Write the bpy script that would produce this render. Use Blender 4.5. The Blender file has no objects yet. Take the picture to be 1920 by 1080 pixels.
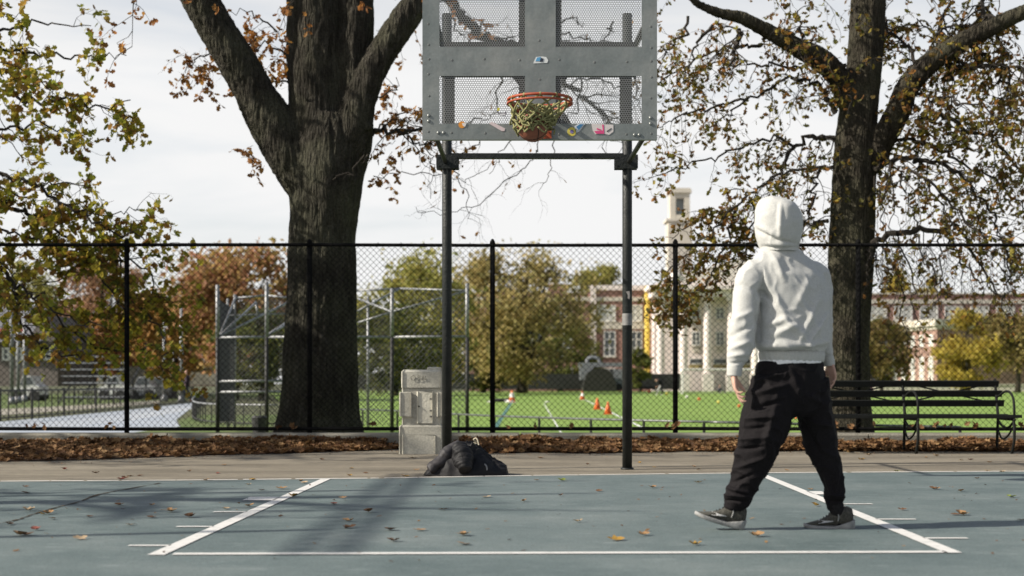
import bpy, bmesh, math, random
import numpy as np
from mathutils import Vector, Matrix, noise
R = random.Random(7)
sc = bpy.context.scene
COL = sc.collection
CAMH, F, HY = 0.787, 2800.0, 719.0
GZ = -0.2                                   # level of the sports ground beyond the kerb

def W(px, py, Y):
    return Vector(((px - 960) / F * Y, Y, CAMH + (HY - py) / F * Y))
def G(px, py, z=0.0):
    Y = (CAMH - z) * F / (py - HY)
    return Vector(((px - 960) / F * Y, Y, z))

# ------------------------------------------------------------------ materials
def _nt(name):
    m = bpy.data.materials.new(name); m.use_nodes = True
    nt = m.node_tree
    return m, nt, nt.nodes['Principled BSDF']
def ramp(nt, cols, interp='LINEAR'):
    r = nt.nodes.new('ShaderNodeValToRGB'); e = r.color_ramp.elements
    r.color_ramp.interpolation = interp
    while len(e) < len(cols): e.new(0.5)
    for i, (p, c) in enumerate(cols):
        e[i].position = p; e[i].color = (c[0], c[1], c[2], 1)
    return r
def mat(name, c1, c2=None, scale=6.0, rough=0.8, bump=0.0, bscale=40.0, metal=0.0, spec=0.3, stretch=(1, 1, 1), c3=None, fine=0.0, sheen=0.0, detail=6):
    m, nt, b = _nt(name)
    L = nt.links.new
    tc = nt.nodes.new('ShaderNodeTexCoord'); mp = nt.nodes.new('ShaderNodeMapping')
    mp.inputs['Scale'].default_value = stretch
    L(tc.outputs['Object'], mp.inputs['Vector'])
    b.inputs['Roughness'].default_value = rough; b.inputs['Metallic'].default_value = metal
    b.inputs['Specular IOR Level'].default_value = spec
    if sheen:
        b.inputs['Sheen Weight'].default_value = sheen
    if c2 is None:
        b.inputs['Base Color'].default_value = (*c1, 1)
    else:
        n = nt.nodes.new('ShaderNodeTexNoise'); n.inputs['Scale'].default_value = scale
        n.inputs['Detail'].default_value = detail; n.inputs['Roughness'].default_value = 0.62
        L(mp.outputs[0], n.inputs['Vector'])
        r = ramp(nt, [(0.3, c1), (0.68, c2)] if c3 is None else [(0.28, c1), (0.5, c2), (0.72, c3)])
        L(n.outputs['Fac'], r.inputs['Fac'])
        out = r.outputs['Color']
        if fine > 0:
            n2 = nt.nodes.new('ShaderNodeTexNoise'); n2.inputs['Scale'].default_value = scale * 22
            n2.inputs['Detail'].default_value = 3
            L(mp.outputs[0], n2.inputs['Vector'])
            r2 = ramp(nt, [(0.3, (1 - fine,) * 3), (0.7, (1 + fine * 0.0 + 0.0,) * 3)])
            L(n2.outputs['Fac'], r2.inputs['Fac'])
            mx = nt.nodes.new('ShaderNodeMixRGB'); mx.blend_type = 'MULTIPLY'; mx.inputs['Fac'].default_value = 1
            L(out, mx.inputs[1]); L(r2.outputs['Color'], mx.inputs[2]); out = mx.outputs[0]
        L(out, b.inputs['Base Color'])
    if bump:
        n3 = nt.nodes.new('ShaderNodeTexNoise'); n3.inputs['Scale'].default_value = bscale
        n3.inputs['Detail'].default_value = 5
        L(mp.outputs[0], n3.inputs['Vector'])
        bp = nt.nodes.new('ShaderNodeBump'); bp.inputs['Strength'].default_value = min(1, bump)
        bp.inputs['Distance'].default_value = 0.02
        L(n3.outputs['Fac'], bp.inputs['Height']); L(bp.outputs[0], b.inputs['Normal'])
    return m
def leafmat(name, cols, trans=0.4, rough=0.6):
    """each leaf (mesh island) picks its own hue"""
    m, nt, b = _nt(name); L = nt.links.new
    g = nt.nodes.new('ShaderNodeNewGeometry')
    r = ramp(nt, [(i / max(1, len(cols) - 1), c) for i, c in enumerate(cols)])
    L(g.outputs['Random Per Island'], r.inputs['Fac'])
    L(r.outputs['Color'], b.inputs['Base Color']); b.inputs['Roughness'].default_value = rough
    b.inputs['Specular IOR Level'].default_value = 0.2
    t = nt.nodes.new('ShaderNodeBsdfTranslucent'); L(r.outputs['Color'], t.inputs['Color'])
    mx = nt.nodes.new('ShaderNodeMixShader'); mx.inputs[0].default_value = trans
    L(b.outputs[0], mx.inputs[1]); L(t.outputs[0], mx.inputs[2])
    L(mx.outputs[0], nt.nodes['Material Output'].inputs['Surface'])
    return m
def barkmat(name, c1, c2, c3, sc_=9.0, zs=0.16, dist=0.05):
    m, nt, b = _nt(name); L = nt.links.new
    tc = nt.nodes.new('ShaderNodeTexCoord'); mp = nt.nodes.new('ShaderNodeMapping')
    mp.inputs['Scale'].default_value = (1, 1, zs); L(tc.outputs['Object'], mp.inputs['Vector'])
    n = nt.nodes.new('ShaderNodeTexNoise'); n.inputs['Scale'].default_value = sc_; n.inputs['Detail'].default_value = 8
    n.inputs['Roughness'].default_value = 0.65; n.inputs['Distortion'].default_value = 0.6
    L(mp.outputs[0], n.inputs['Vector'])
    v = nt.nodes.new('ShaderNodeTexVoronoi'); v.inputs['Scale'].default_value = sc_ * 1.9
    v.feature = 'DISTANCE_TO_EDGE'
    L(mp.outputs[0], v.inputs['Vector'])
    r = ramp(nt, [(0.3, c1), (0.52, c2), (0.72, c3)]); L(n.outputs['Fac'], r.inputs['Fac'])
    n4 = nt.nodes.new('ShaderNodeTexNoise'); n4.inputs['Scale'].default_value = 1.7; n4.inputs['Detail'].default_value = 5; L(tc.outputs['Object'], n4.inputs['Vector'])
    r4 = ramp(nt, [(.42, (0, 0, 0)), (.66, (.6,) * 3)]); L(n4.outputs['Fac'], r4.inputs['Fac'])
    m4 = nt.nodes.new('ShaderNodeMixRGB'); L(r4.outputs['Color'], m4.inputs['Fac']); L(r.outputs['Color'], m4.inputs[1]); m4.inputs[2].default_value = (c3[0] * 1.05, c3[1] * 1.15, c3[2] * .95, 1)
    n5 = nt.nodes.new('ShaderNodeTexNoise'); n5.inputs['Scale'].default_value = 38; n5.inputs['Detail'].default_value = 5; L(tc.outputs['Object'], n5.inputs['Vector'])
    r5 = ramp(nt, [(.3, (.55,) * 3), (.62, (1.1,) * 3)]); L(n5.outputs['Fac'], r5.inputs['Fac'])
    m5 = nt.nodes.new('ShaderNodeMixRGB'); m5.blend_type = 'MULTIPLY'; m5.inputs['Fac'].default_value = 1; L(m4.outputs[0], m5.inputs[1]); L(r5.outputs['Color'], m5.inputs[2])
    L(m5.outputs[0], b.inputs['Base Color'])
    ad = nt.nodes.new('ShaderNodeMath'); ad.operation = 'ADD'
    L(n.outputs['Fac'], ad.inputs[0]); L(v.outputs['Distance'], ad.inputs[1])
    bp = nt.nodes.new('ShaderNodeBump'); bp.inputs['Strength'].default_value = 0.9; bp.inputs['Distance'].default_value = dist
    L(ad.outputs[0], bp.inputs['Height']); L(bp.outputs[0], b.inputs['Normal'])
    b.inputs['Roughness'].default_value = 0.95; b.inputs['Specular IOR Level'].default_value = 0.1
    return m
def brickmat(name, c1, c2, mortar, scale=4.0):
    m, nt, b = _nt(name); L = nt.links.new
    tc = nt.nodes.new('ShaderNodeTexCoord'); mp = nt.nodes.new('ShaderNodeMapping')
    mp.inputs['Rotation'].default_value = (math.radians(90), 0, 0)
    L(tc.outputs['Object'], mp.inputs['Vector'])
    t = nt.nodes.new('ShaderNodeTexBrick'); t.inputs['Scale'].default_value = scale
    t.inputs['Color1'].default_value = (*c1, 1); t.inputs['Color2'].default_value = (*c2, 1); t.inputs['Mortar'].default_value = (*mortar, 1)
    t.inputs['Mortar Size'].default_value = 0.015
    L(mp.outputs[0], t.inputs['Vector'])
    n = nt.nodes.new('ShaderNodeTexNoise'); n.inputs['Scale'].default_value = 0.8; L(tc.outputs['Object'], n.inputs['Vector'])
    r = ramp(nt, [(0.3, (0.75,) * 3), (0.7, (1.1,) * 3)]); L(n.outputs['Fac'], r.inputs['Fac'])
    mx = nt.nodes.new('ShaderNodeMixRGB'); mx.blend_type = 'MULTIPLY'; mx.inputs['Fac'].default_value = 1
    L(t.outputs['Color'], mx.inputs[1]); L(r.outputs['Color'], mx.inputs[2]); L(mx.outputs[0], b.inputs['Base Color'])
    b.inputs['Roughness'].default_value = 0.9
    return m

# ------------------------------------------------------------------ mesh builder
LOC = {}
class MB:
    def __init__(s): s.v = []; s.f = []; s.mi = []; s.cur = 0
    def add(s, vs, fs):
        o = len(s.v); s.v.extend([tuple(p) for p in vs])
        for f in fs: s.f.append(tuple(i + o for i in f)); s.mi.append(s.cur)
        return s
    def box(s, x0, x1, y0, y1, z0, z1):
        return s.add([(x0, y0, z0), (x1, y0, z0), (x1, y1, z0), (x0, y1, z0), (x0, y0, z1), (x1, y0, z1), (x1, y1, z1), (x0, y1, z1)],
                     [(0, 3, 2, 1), (4, 5, 6, 7), (0, 1, 5, 4), (1, 2, 6, 5), (2, 3, 7, 6), (3, 0, 4, 7)])
    def obox(s, c, ux, uy, uz):                 # oriented box: centre and half vectors
        c = Vector(c); P = []
        for sz in (-1, 1):
            for sx, sy in ((-1, -1), (1, -1), (1, 1), (-1, 1)): P.append(c + ux * sx + uy * sy + uz * sz)
        return s.add(P, [(0, 3, 2, 1), (4, 5, 6, 7), (0, 1, 5, 4), (1, 2, 6, 5), (2, 3, 7, 6), (3, 0, 4, 7)])
    def bar(s, a, b, w, h, up=(0, 0, 1)):       # rectangular bar between two points
        a = Vector(a); b = Vector(b); d = (b - a); l = d.length; d.normalize()
        x = d.cross(Vector(up)); x = x.normalized() if x.length > 1e-5 else Vector((1, 0, 0)); z = x.cross(d)
        return s.obox((a + b) / 2, x * w / 2, d * l / 2, z * h / 2)
    def tube(s, path, rad, n=8, cap=True, squash=None):
        path = [Vector(p) for p in path]; k = len(path)
        if not hasattr(rad, '__len__'): rad = [rad] * k
        t = (path[1] - path[0]).normalized()
        u = t.cross(Vector((0, 0, 1)));
        if u.length < 1e-3: u = t.cross(Vector((1, 0, 0)))
        u.normalize(); V = []; Fc = []
        for i in range(k):
            if i == 0: t = path[1] - path[0]
            elif i == k - 1: t = path[-1] - path[-2]
            else: t = path[i + 1] - path[i - 1]
            t = t.normalized() if t.length > 1e-9 else Vector((0, 0, 1))
            u = (u - t * u.dot(t))
            u = u.normalized() if u.length > 1e-6 else t.orthogonal().normalized()
            w = t.cross(u)
            for j in range(n):
                a = 2 * math.pi * j / n
                V.append(path[i] + (u * math.cos(a) + w * math.sin(a)) * rad[i])
        for i in range(k - 1):
            for j in range(n):
                j2 = (j + 1) % n
                Fc.append((i * n + j, i * n + j2, (i + 1) * n + j2, (i + 1) * n + j))
        if cap: Fc.append(tuple(range(n - 1, -1, -1))); Fc.append(tuple((k - 1) * n + j for j in range(n)))
        return s.add(V, Fc)
    def loft(s, rings, n=28, fn=None, cap=True):   # rings: (centre, U, V)
        V = []; Fc = []; k = len(rings)
        for i, (c, U, Vv) in enumerate(rings):
            for j in range(n):
                a = 2 * math.pi * j / n; q = fn(i, a) if fn else 1.0
                V.append(Vector(c) + (U * math.cos(a) + Vv * math.sin(a)) * q)
        for i in range(k - 1):
            for j in range(n):
                j2 = (j + 1) % n
                Fc.append((i * n + j, i * n + j2, (i + 1) * n + j2, (i + 1) * n + j))
        if cap: Fc.append(tuple(range(n - 1, -1, -1))); Fc.append(tuple((k - 1) * n + j for j in range(n)))
        return s.add(V, Fc)
    def ball(s, c, r, n=12, m=8, sq=(1, 1, 1)):
        c = Vector(c); V = []; Fc = []
        for i in range(1, m):
            p = math.pi * i / m
            for j in range(n):
                a = 2 * math.pi * j / n
                V.append(c + Vector((r * sq[0] * math.sin(p) * math.cos(a), r * sq[1] * math.sin(p) * math.sin(a), r * sq[2] * math.cos(p))))
        T = len(V); V.append(c + Vector((0, 0, r * sq[2]))); V.append(c - Vector((0, 0, r * sq[2])))
        for i in range(m - 2):
            for j in range(n):
                j2 = (j + 1) % n; Fc.append((i * n + j, (i + 1) * n + j, (i + 1) * n + j2, i * n + j2))
        for j in range(n):
            j2 = (j + 1) % n; Fc.append((T, j, j2)); Fc.append((T + 1, (m - 2) * n + j2, (m - 2) * n + j))
        return s.add(V, Fc)
    def prism(s, poly, d):                     # polygon of 3-D points extruded by vector d
        n = len(poly); d = Vector(d); P = [Vector(p) for p in poly]
        return s.add(P + [p + d for p in P], [tuple(range(n - 1, -1, -1)), tuple(range(n, 2 * n))] + [(i, (i + 1) % n, n + (i + 1) % n, n + i) for i in range(n)])
    def poly(s, pts): return s.add(pts, [tuple(range(len(pts)))])
    def mesh(s, name, loc=(0, 0, 0)):
        m = bpy.data.meshes.new(name)
        l = Vector(loc)
        m.from_pydata([(p[0] - l.x, p[1] - l.y, p[2] - l.z) for p in s.v], [], s.f)
        if any(s.mi): m.polygons.foreach_set('material_index', s.mi)
        m.validate(); m.update()
        return m
    def build(s, name, mats, parent=None, loc=None, smooth=False):
        base = LOC[parent.name] if parent is not None else Vector(loc if loc is not None else (0, 0, 0))
        return link(name, s.mesh(name, base), mats, parent, base, smooth)
def link(name, me, mats, parent, base, smooth):
    o = bpy.data.objects.new(name, me)
    for m in (mats if isinstance(mats, (list, tuple)) else [mats]): me.materials.append(m)
    COL.objects.link(o)
    if parent is not None: o.parent = parent
    else: o.location = base
    LOC[o.name] = Vector(base)
    if smooth: me.polygons.foreach_set('use_smooth', [True] * len(me.polygons))
    return o
def empty(name, loc, label=None, cat=None, group=None):
    o = bpy.data.objects.new(name, None); COL.objects.link(o); o.location = loc; LOC[o.name] = Vector(loc)
    o.empty_display_size = 0.1
    if label: tag(o, label, cat, group)
    return o
def tag(o, label=None, cat=None, group=None, kind=None):
    if label: o['label'] = label
    if cat: o['category'] = cat
    if group: o['group'] = group
    if kind: o['kind'] = kind
    return o
def copy_tree(o, loc, label=None):
    r = o.copy(); COL.objects.link(r); r.location = loc; LOC[r.name] = Vector(loc)
    if label: r['label'] = label
    for c in list(o.children):
        d = c.copy(); COL.objects.link(d); d.parent = r
        for g in list(c.children):
            h = g.copy(); COL.objects.link(h); h.parent = d
    return r
def fuse(mb, voxel, smooth=4, fac=0.5):
    """union of closed lofts into one continuous skin"""
    me = mb.mesh('tmp'); o = bpy.data.objects.new('tmp', me); COL.objects.link(o)
    r = o.modifiers.new('r', 'REMESH'); r.mode = 'VOXEL'; r.voxel_size = voxel
    if smooth:
        q = o.modifiers.new('s', 'SMOOTH'); q.factor = fac; q.iterations = smooth
    dg = bpy.context.evaluated_depsgraph_get(); dg.update()
    out = bpy.data.meshes.new_from_object(o.evaluated_get(dg))
    bpy.data.objects.remove(o); bpy.data.meshes.remove(me)
    return out
def displace(me, fn):
    me.update(); n = len(me.vertices)
    co = np.empty(n * 3); me.vertices.foreach_get('co', co); co = co.reshape(-1, 3)
    no = np.array([tuple(x.vector) for x in me.vertex_normals]) if len(me.vertex_normals) == n else np.zeros((n, 3))
    d = fn(co, no)
    me.vertices.foreach_set('co', (co + no * d[:, None]).ravel()); me.update()
def put(me, name, mats, parent, smooth=True):
    base = LOC[parent.name]; me.name = name
    me.transform(Matrix.Translation(-base))
    me.materials.clear()
    return link(name, me, mats, parent, base, smooth)
def put_top(me, name, mats, loc, smooth=True):
    me.name = name; me.transform(Matrix.Translation(-Vector(loc))); me.materials.clear()
    return link(name, me, mats, None, Vector(loc), smooth)
def catmull(pts, k=6):
    P = [Vector(p) for p in pts]; P = [P[0] * 2 - P[1]] + P + [P[-1] * 2 - P[-2]]; out = []
    for i in range(1, len(P) - 2):
        for j in range(k):
            t = j / k
            out.append(0.5 * ((2 * P[i]) + (P[i + 1] - P[i - 1]) * t + (2 * P[i - 1] - 5 * P[i] + 4 * P[i + 1] - P[i + 2]) * t * t + (3 * P[i] - P[i - 1] - 3 * P[i + 1] + P[i + 2]) * t ** 3))
    out.append(P[-2]); return out
def lerps(vals, n):
    x = np.linspace(0, len(vals) - 1, n); return list(np.interp(x, range(len(vals)), vals))
# ------------------------------------------------------------------ camera, light, sky
cam = bpy.data.cameras.new('camera'); co_ = bpy.data.objects.new('camera', cam); COL.objects.link(co_)
co_.location = (0, 0, CAMH); co_.rotation_euler = (math.radians(90), 0, 0)
cam.sensor_width = 36; cam.lens = F / 1920 * 36; cam.shift_y = (HY - 540) / 1920
cam.clip_start = 0.1; cam.clip_end = 6000
cam.dof.use_dof = True; cam.dof.focus_distance = 11.5; cam.dof.aperture_fstop = 2.3
sc.camera = co_
EL, AZ = math.radians(33), math.radians(13.5)
SD = Vector((math.cos(EL) * math.cos(AZ), math.cos(EL) * math.sin(AZ), -math.sin(EL)))   # direction the light travels
sl = bpy.data.lights.new('sun', 'SUN'); sl.energy = 5.0; sl.angle = math.radians(0.55); sl.color = (1.0, 0.93, 0.82)
so = bpy.data.objects.new('sun', sl); COL.objects.link(so); so.rotation_euler = SD.to_track_quat('-Z', 'Y').to_euler(); so.location = (-20, 0, 20)
w = bpy.data.worlds.new('World'); sc.world = w; w.use_nodes = True
nt = w.node_tree; L = nt.links.new; bg = nt.nodes['Background']
sky = nt.nodes.new('ShaderNodeTexSky'); sky.sky_type = 'NISHITA'; sky.sun_disc = False
sky.sun_elevation = EL; sky.sun_rotation = math.atan2(-SD.x, -SD.y); sky.dust_density = 2.0; sky.altitude = 20
tc = nt.nodes.new('ShaderNodeTexCoord'); mp = nt.nodes.new('ShaderNodeMapping'); mp.inputs['Scale'].default_value = (1.0, 1.0, 5.0)
L(tc.outputs['Generated'], mp.inputs['Vector'])
n = nt.nodes.new('ShaderNodeTexNoise'); n.inputs['Scale'].default_value = 4.5; n.inputs['Detail'].default_value = 7; n.inputs['Roughness'].default_value = 0.55; n.inputs['Distortion'].default_value = 0.4
L(mp.outputs[0], n.inputs['Vector'])
r = ramp(nt, [(0.30, (0.70,) * 3), (0.56, (1.0,) * 3)]); L(n.outputs['Fac'], r.inputs['Fac'])
# high thin cloud is bright and closed near the horizon, thinner and darker overhead
sx = nt.nodes.new('ShaderNodeSeparateXYZ'); L(tc.outputs['Generated'], sx.inputs[0])
mr = nt.nodes.new('ShaderNodeMapRange'); mr.inputs['From Min'].default_value = 0.20; mr.inputs['From Max'].default_value = 0.60
mr.inputs['To Min'].default_value = 1.0; mr.inputs['To Max'].default_value = 0.24
L(sx.outputs['Z'], mr.inputs['Value'])
mu = nt.nodes.new('ShaderNodeMath'); mu.operation = 'MULTIPLY'; L(r.outputs['Color'], mu.inputs[0]); L(mr.outputs[0], mu.inputs[1])
cl = nt.nodes.new('ShaderNodeMixRGB'); cl.blend_type = 'MULTIPLY'; cl.inputs['Fac'].default_value = 1
cl.inputs[1].default_value = (6.1, 6.1, 6.1, 1); L(mr.outputs[0], cl.inputs[2])
mx = nt.nodes.new('ShaderNodeMixRGB'); L(mu.outputs[0], mx.inputs['Fac']); L(sky.outputs[0], mx.inputs[1]); L(cl.outputs[0], mx.inputs[2])
L(mx.outputs[0], bg.inputs['Color']); bg.inputs['Strength'].default_value = 0.1
sc.view_settings.view_transform = 'Standard'; sc.view_settings.look = 'None'; sc.view_settings.exposure = 0.60; sc.view_settings.gamma = 1
sc.render.engine = 'CYCLES'; sc.cycles.use_denoising = True; sc.cycles.max_bounces = 6; sc.cycles.transparent_max_bounces = 8
try: sc.cycles.denoiser = 'OPENIMAGEDENOISE'
except Exception: pass

# ------------------------------------------------------------------ ground
KY0, KY1, KZ = 18.0, 18.36, 0.185           # kerb
m_soil = mat('soil', (0.05, 0.045, 0.03), (0.075, 0.085, 0.035), 0.6, 0.95, c3=(0.10, 0.09, 0.05))
mb = MB()
xs = [-1500, -60, -20, -9, 0, 9, 20, 60, 1500]; prof = [(-60, 0), (0, 0), (9, 0), (18.1, 0), (18.3, GZ), (40, GZ), (150, GZ), (700, GZ), (4000, GZ)]
for y, z in prof:
    for x in xs: mb.v.append((x, y, z))
k = len(xs)
for i in range(len(prof) - 1):
    for j in range(k - 1): mb.f.append((i * k + j, i * k + j + 1, (i + 1) * k + j + 1, (i + 1) * k + j)); mb.mi.append(0)
tag(mb.build('ground', m_soil), kind='structure')

def sheet(name, pts, m, z):
    mb = MB(); mb.poly([(p[0], p[1], z) for p in pts]); o = mb.build(name, m); return tag(o, kind='structure')
m_asph = mat('asphalt_apron', (0.135, 0.118, 0.090), (0.225, 0.197, 0.150), 1.1, 0.92, 0.5, 160, c3=(0.31, 0.273, 0.21), fine=0.3, stretch=(0.5, 1.6, 1))
sheet('asphalt_path', [(-14, -6), (14, -6), (14, 18.05), (-14, 18.05)], m_asph, 0.004)

# court paint
def courtmat():
    m, nt, b = _nt('court_paint'); L = nt.links.new
    tc = nt.nodes.new('ShaderNodeTexCoord')
    n = nt.nodes.new('ShaderNodeTexNoise'); n.inputs['Scale'].default_value = 0.9; n.inputs['Detail'].default_value = 9; n.inputs['Roughness'].default_value = 0.68
    L(tc.outputs['Object'], n.inputs['Vector'])
    r = ramp(nt, [(0.3, (0.072, 0.102, 0.102)), (0.5, (0.115, 0.148, 0.146)), (0.72, (0.168, 0.198, 0.192))]); L(n.outputs['Fac'], r.inputs['Fac'])
    n2 = nt.nodes.new('ShaderNodeTexNoise'); n2.inputs['Scale'].default_value = 90; n2.inputs['Detail'].default_value = 4
    L(tc.outputs['Object'], n2.inputs['Vector'])
    r2 = ramp(nt, [(0.30, (0.70,) * 3), (0.55, (1.0,) * 3), (0.8, (1.32,) * 3)]); L(n2.outputs['Fac'], r2.inputs['Fac'])
    mx = nt.nodes.new('ShaderNodeMixRGB'); mx.blend_type = 'MULTIPLY'; mx.inputs['Fac'].default_value = 1
    L(r.outputs['Color'], mx.inputs[1]); L(r2.outputs['Color'], mx.inputs[2])
    # scuffs: pale worn flecks
    mp = nt.nodes.new('ShaderNodeMapping'); mp.inputs['Scale'].default_value = (2.2, 7, 1); mp.inputs['Rotation'].default_value = (0, 0, 0.3); L(tc.outputs['Object'], mp.inputs['Vector'])
    n3 = nt.nodes.new('ShaderNodeTexNoise'); n3.inputs['Scale'].default_value = 2.0; n3.inputs['Detail'].default_value = 8; n3.inputs['Roughness'].default_value = 0.72; L(mp.outputs[0], n3.inputs['Vector'])
    r3 = ramp(nt, [(0.56, (0, 0, 0)), (0.72, (0.55,) * 3)]); L(n3.outputs['Fac'], r3.inputs['Fac'])
    m2 = nt.nodes.new('ShaderNodeMixRGB'); L(r3.outputs['Color'], m2.inputs['Fac']); L(mx.outputs[0], m2.inputs[1]); m2.inputs[2].default_value = (0.30, 0.34, 0.33, 1)
    L(m2.outputs[0], b.inputs['Base Color']); b.inputs['Roughness'].default_value = 0.62; b.inputs['Specular IOR Level'].default_value = 0.35
    bp = nt.nodes.new('ShaderNodeBump'); bp.inputs['Strength'].default_value = 0.25; bp.inputs['Distance'].default_value = 0.01
    L(n2.outputs['Fac'], bp.inputs['Height']); L(bp.outputs[0], b.inputs['Normal'])
    return m
EDGE = [(-500, 909), (0, 905), (330, 903), (720, 899), (1000, 894), (1420, 889), (1900, 886), (2400, 884)]
ep = [G(a, b) for a, b in EDGE]
sheet('court', [(-14, -5), (14, -5), (14, 13.4)] + [(p.x, p.y) for p in reversed(ep)] + [(-14, 11.6)], courtmat(), 0.008)
def linemat():
    m, nt, b = _nt('court_line_paint'); L = nt.links.new
    tc = nt.nodes.new('ShaderNodeTexCoord'); n = nt.nodes.new('ShaderNodeTexNoise'); n.inputs['Scale'].default_value = 14; n.inputs['Detail'].default_value = 8; n.inputs['Roughness'].default_value = 0.75
    L(tc.outputs['Object'], n.inputs['Vector'])
    r = ramp(nt, [(0.30, (0.34, 0.36, 0.35)), (0.44, (0.58, 0.57, 0.54)), (0.7, (0.66, 0.65, 0.62))]); L(n.outputs['Fac'], r.inputs['Fac'])
    L(r.outputs['Color'], b.inputs['Base Color']); b.inputs['Roughness'].default_value = 0.7; return m
m_line = linemat()
mb = MB(); ZL = 0.012
def strip(a, b, wid):
    a = Vector((a[0], a[1])); b = Vector((b[0], b[1])); d = (b - a).normalized(); nrm = Vector((-d.y, d.x)) * wid / 2
    mb.add([(a.x - nrm.x, a.y - nrm.y, ZL), (b.x - nrm.x, b.y - nrm.y, ZL), (b.x + nrm.x, b.y + nrm.y, ZL), (a.x + nrm.x, a.y + nrm.y, ZL)], [(0, 1, 2, 3)])
LL = (G(612, 900), G(283, 1049)); RL = (G(1422, 890), G(1803, 1047))
strip(LL[0], LL[0].lerp(LL[1], (LL[0].y - G(300, 1045).y) / (LL[0].y - LL[1].y)), 0.078)
strip(RL[0], RL[0].lerp(RL[1], (RL[0].y - G(1798, 1041).y) / (RL[0].y - RL[1].y)), 0.078)
def on(line, Y):
    t = (Y - line[0].y) / (line[1].y - line[0].y); return line[0].x + (line[1].x - line[0].x) * t
for (py, xe, wd) in ((938, 461, 0.3), (963, 400, 0.05), (991, 331, 0.05), (1027, 241, 0.05)):
    Y = G(0, py).y; strip((on(LL, Y) - 0.03, Y), (G(xe, py).x, Y), wd)
for (py, xe, wd) in ((927, 1548, 0.3), (948, 1636, 0.05), (977, 1717, 0.05), (1013, 1814, 0.05)):
    Y = G(0, py).y; strip((on(RL, Y) + 0.03, Y), (G(xe, py).x, Y), wd)
a, b = G(300, 1043), G(1798, 1039.0); strip((a.x + 0.06, a.y), (b.x - 0.06, b.y), 0.075)
# worn base line along the back edge
for i in range(1, len(ep) - 1):
    a, b = ep[i], ep[i + 1]
    if i == 1: a = ep[1]
    q = 0.0
    while q < 1:
        e = min(1, q + R.uniform(0.18, 0.5))
        pa = a.lerp(b, q); pb = a.lerp(b, e - R.uniform(0.004, 0.03))
        strip((pa.x, pa.y + 0.02), (pb.x, pb.y + 0.02), R.uniform(0.045, 0.065)); q = e
tag(mb.build('court_markings', m_line), kind='structure')
# crack with debris in the court at far left
m_crack = mat('crack_dirt', (0.02, 0.018, 0.015), (0.06, 0.045, 0.025), 20, 0.95)
mb = MB(); pts = [G(*p) for p in ((-60, 996), (0, 985), (35, 977), (70, 965), (105, 955), (150, 943), (185, 930), (230, 921), (300, 908))]
pts = catmull(pts, 5)
for i in range(len(pts) - 1):
    a, b = pts[i], pts[i + 1]; a.z = b.z = 0.0115; wd = R.uniform(0.008, 0.03)
    j = Vector((R.uniform(-.01, .01), R.uniform(-.02, .02), 0)); d = Vector((wd, wd * 0.8, 0))
    mb.add([a + j - d * .5, b - d * .5, b + d * .5, a + j + d * .5], [(0, 1, 2, 3)])
tag(mb.build('court_crack', m_crack), kind='structure')

# kerb: low concrete wall under the fence
m_kerb = mat('kerb_concrete', (0.16, 0.15, 0.12), (0.24, 0.225, 0.185), 3.0, 0.9, 0.5, 60, c3=(0.30, 0.285, 0.24), fine=0.25)
mb = MB(); x = -12.0
for xe in (-8.2, -4.16, 0.1, 4.3, 8.4, 12.0):
    x0, x1 = x + 0.008, xe - 0.008
    c = 0.025
    mb.prism([(x0, KY0, -0.1), (x0, KY0, KZ - c), (x0, KY0 + c, KZ), (x0, KY1 - c, KZ), (x0, KY1, KZ - c), (x0, KY1, -0.35)], (x1 - x0, 0, 0)); x = xe
tag(mb.build('kerb', m_kerb), kind='structure')

# ------------------------------------------------------------------ leaf litter against the kerb (uncountable)
BROWN = [(0.060, 0.030, 0.014), (0.10, 0.050, 0.022), (0.15, 0.078, 0.032), (0.20, 0.115, 0.052), (0.13, 0.065, 0.027), (0.27, 0.17, 0.08), (0.17, 0.085, 0.035), (0.08, 0.04, 0.018)]
m_litter = leafmat('dry_leaf_litter', BROWN, 0.15, 0.75)
def oak_leaf(mb, c, d, nrm, L_, wd, curl=0.25, rnd=R):
    """lobed dry leaf, folded along its midrib and curled"""
    d = d.normalized(); s = nrm.cross(d).normalized(); nn = d.cross(s)
    outl = [(0, 0.0), (0.14, 0.22), (0.30, 0.16), (0.45, 0.5), (0.6, 0.28), (0.78, 0.36), (1.0, 0.0)]
    mid = [0, 0.3, 0.6, 1.0]; V = []
    def P(t, y):
        z = curl * L_ * (4 * (t - .5) ** 2 - .5) * 0.6 + abs(y) * curl * L_ * 1.1
        return c + d * ((t - .5) * L_) + s * (y * wd) + nn * z
    for t in mid: V.append(P(t, 0))
    for sg in (1, -1):
        for t, y in outl[1:-1]: V.append(P(t, sg * y * rnd.uniform(.8, 1.1)))
    f = [(0, 1, 5, 4), (1, 6, 5), (1, 2, 7, 6), (2, 8, 7), (2, 3, 8)]
    g = [(0, 9, 10, 1), (1, 10, 11), (1, 11, 12, 2), (2, 12, 13), (2, 13, 3)]
    mb.add(V, f + g)
def litter_front(x):
    px = 960 + x / 17.0 * F
    t = [(-700, 14.2), (0, 14.45), (120, 14.8), (300, 15.6), (480, 16.5), (640, 17.1), (715, 17.75), (780, 17.9), (840, 17.8), (900, 16.9), (980, 16.75), (1170, 16.9), (1400, 17.25), (1650, 17.25), (1920, 17.1), (2700, 17.0)]
    return float(np.interp(px, [a for a, b in t], [b for a, b in t])) + .30 * noise.noise(Vector((x * 1.7, 0, 0))) + .08 * noise.noise(Vector((x * 5.3, 7, 0)))
mb = MB()
def rvec(a=1.0): return Vector((R.uniform(-1, 1), R.uniform(-1, 1), R.uniform(-1, 1))) * a
nx = 150
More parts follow.
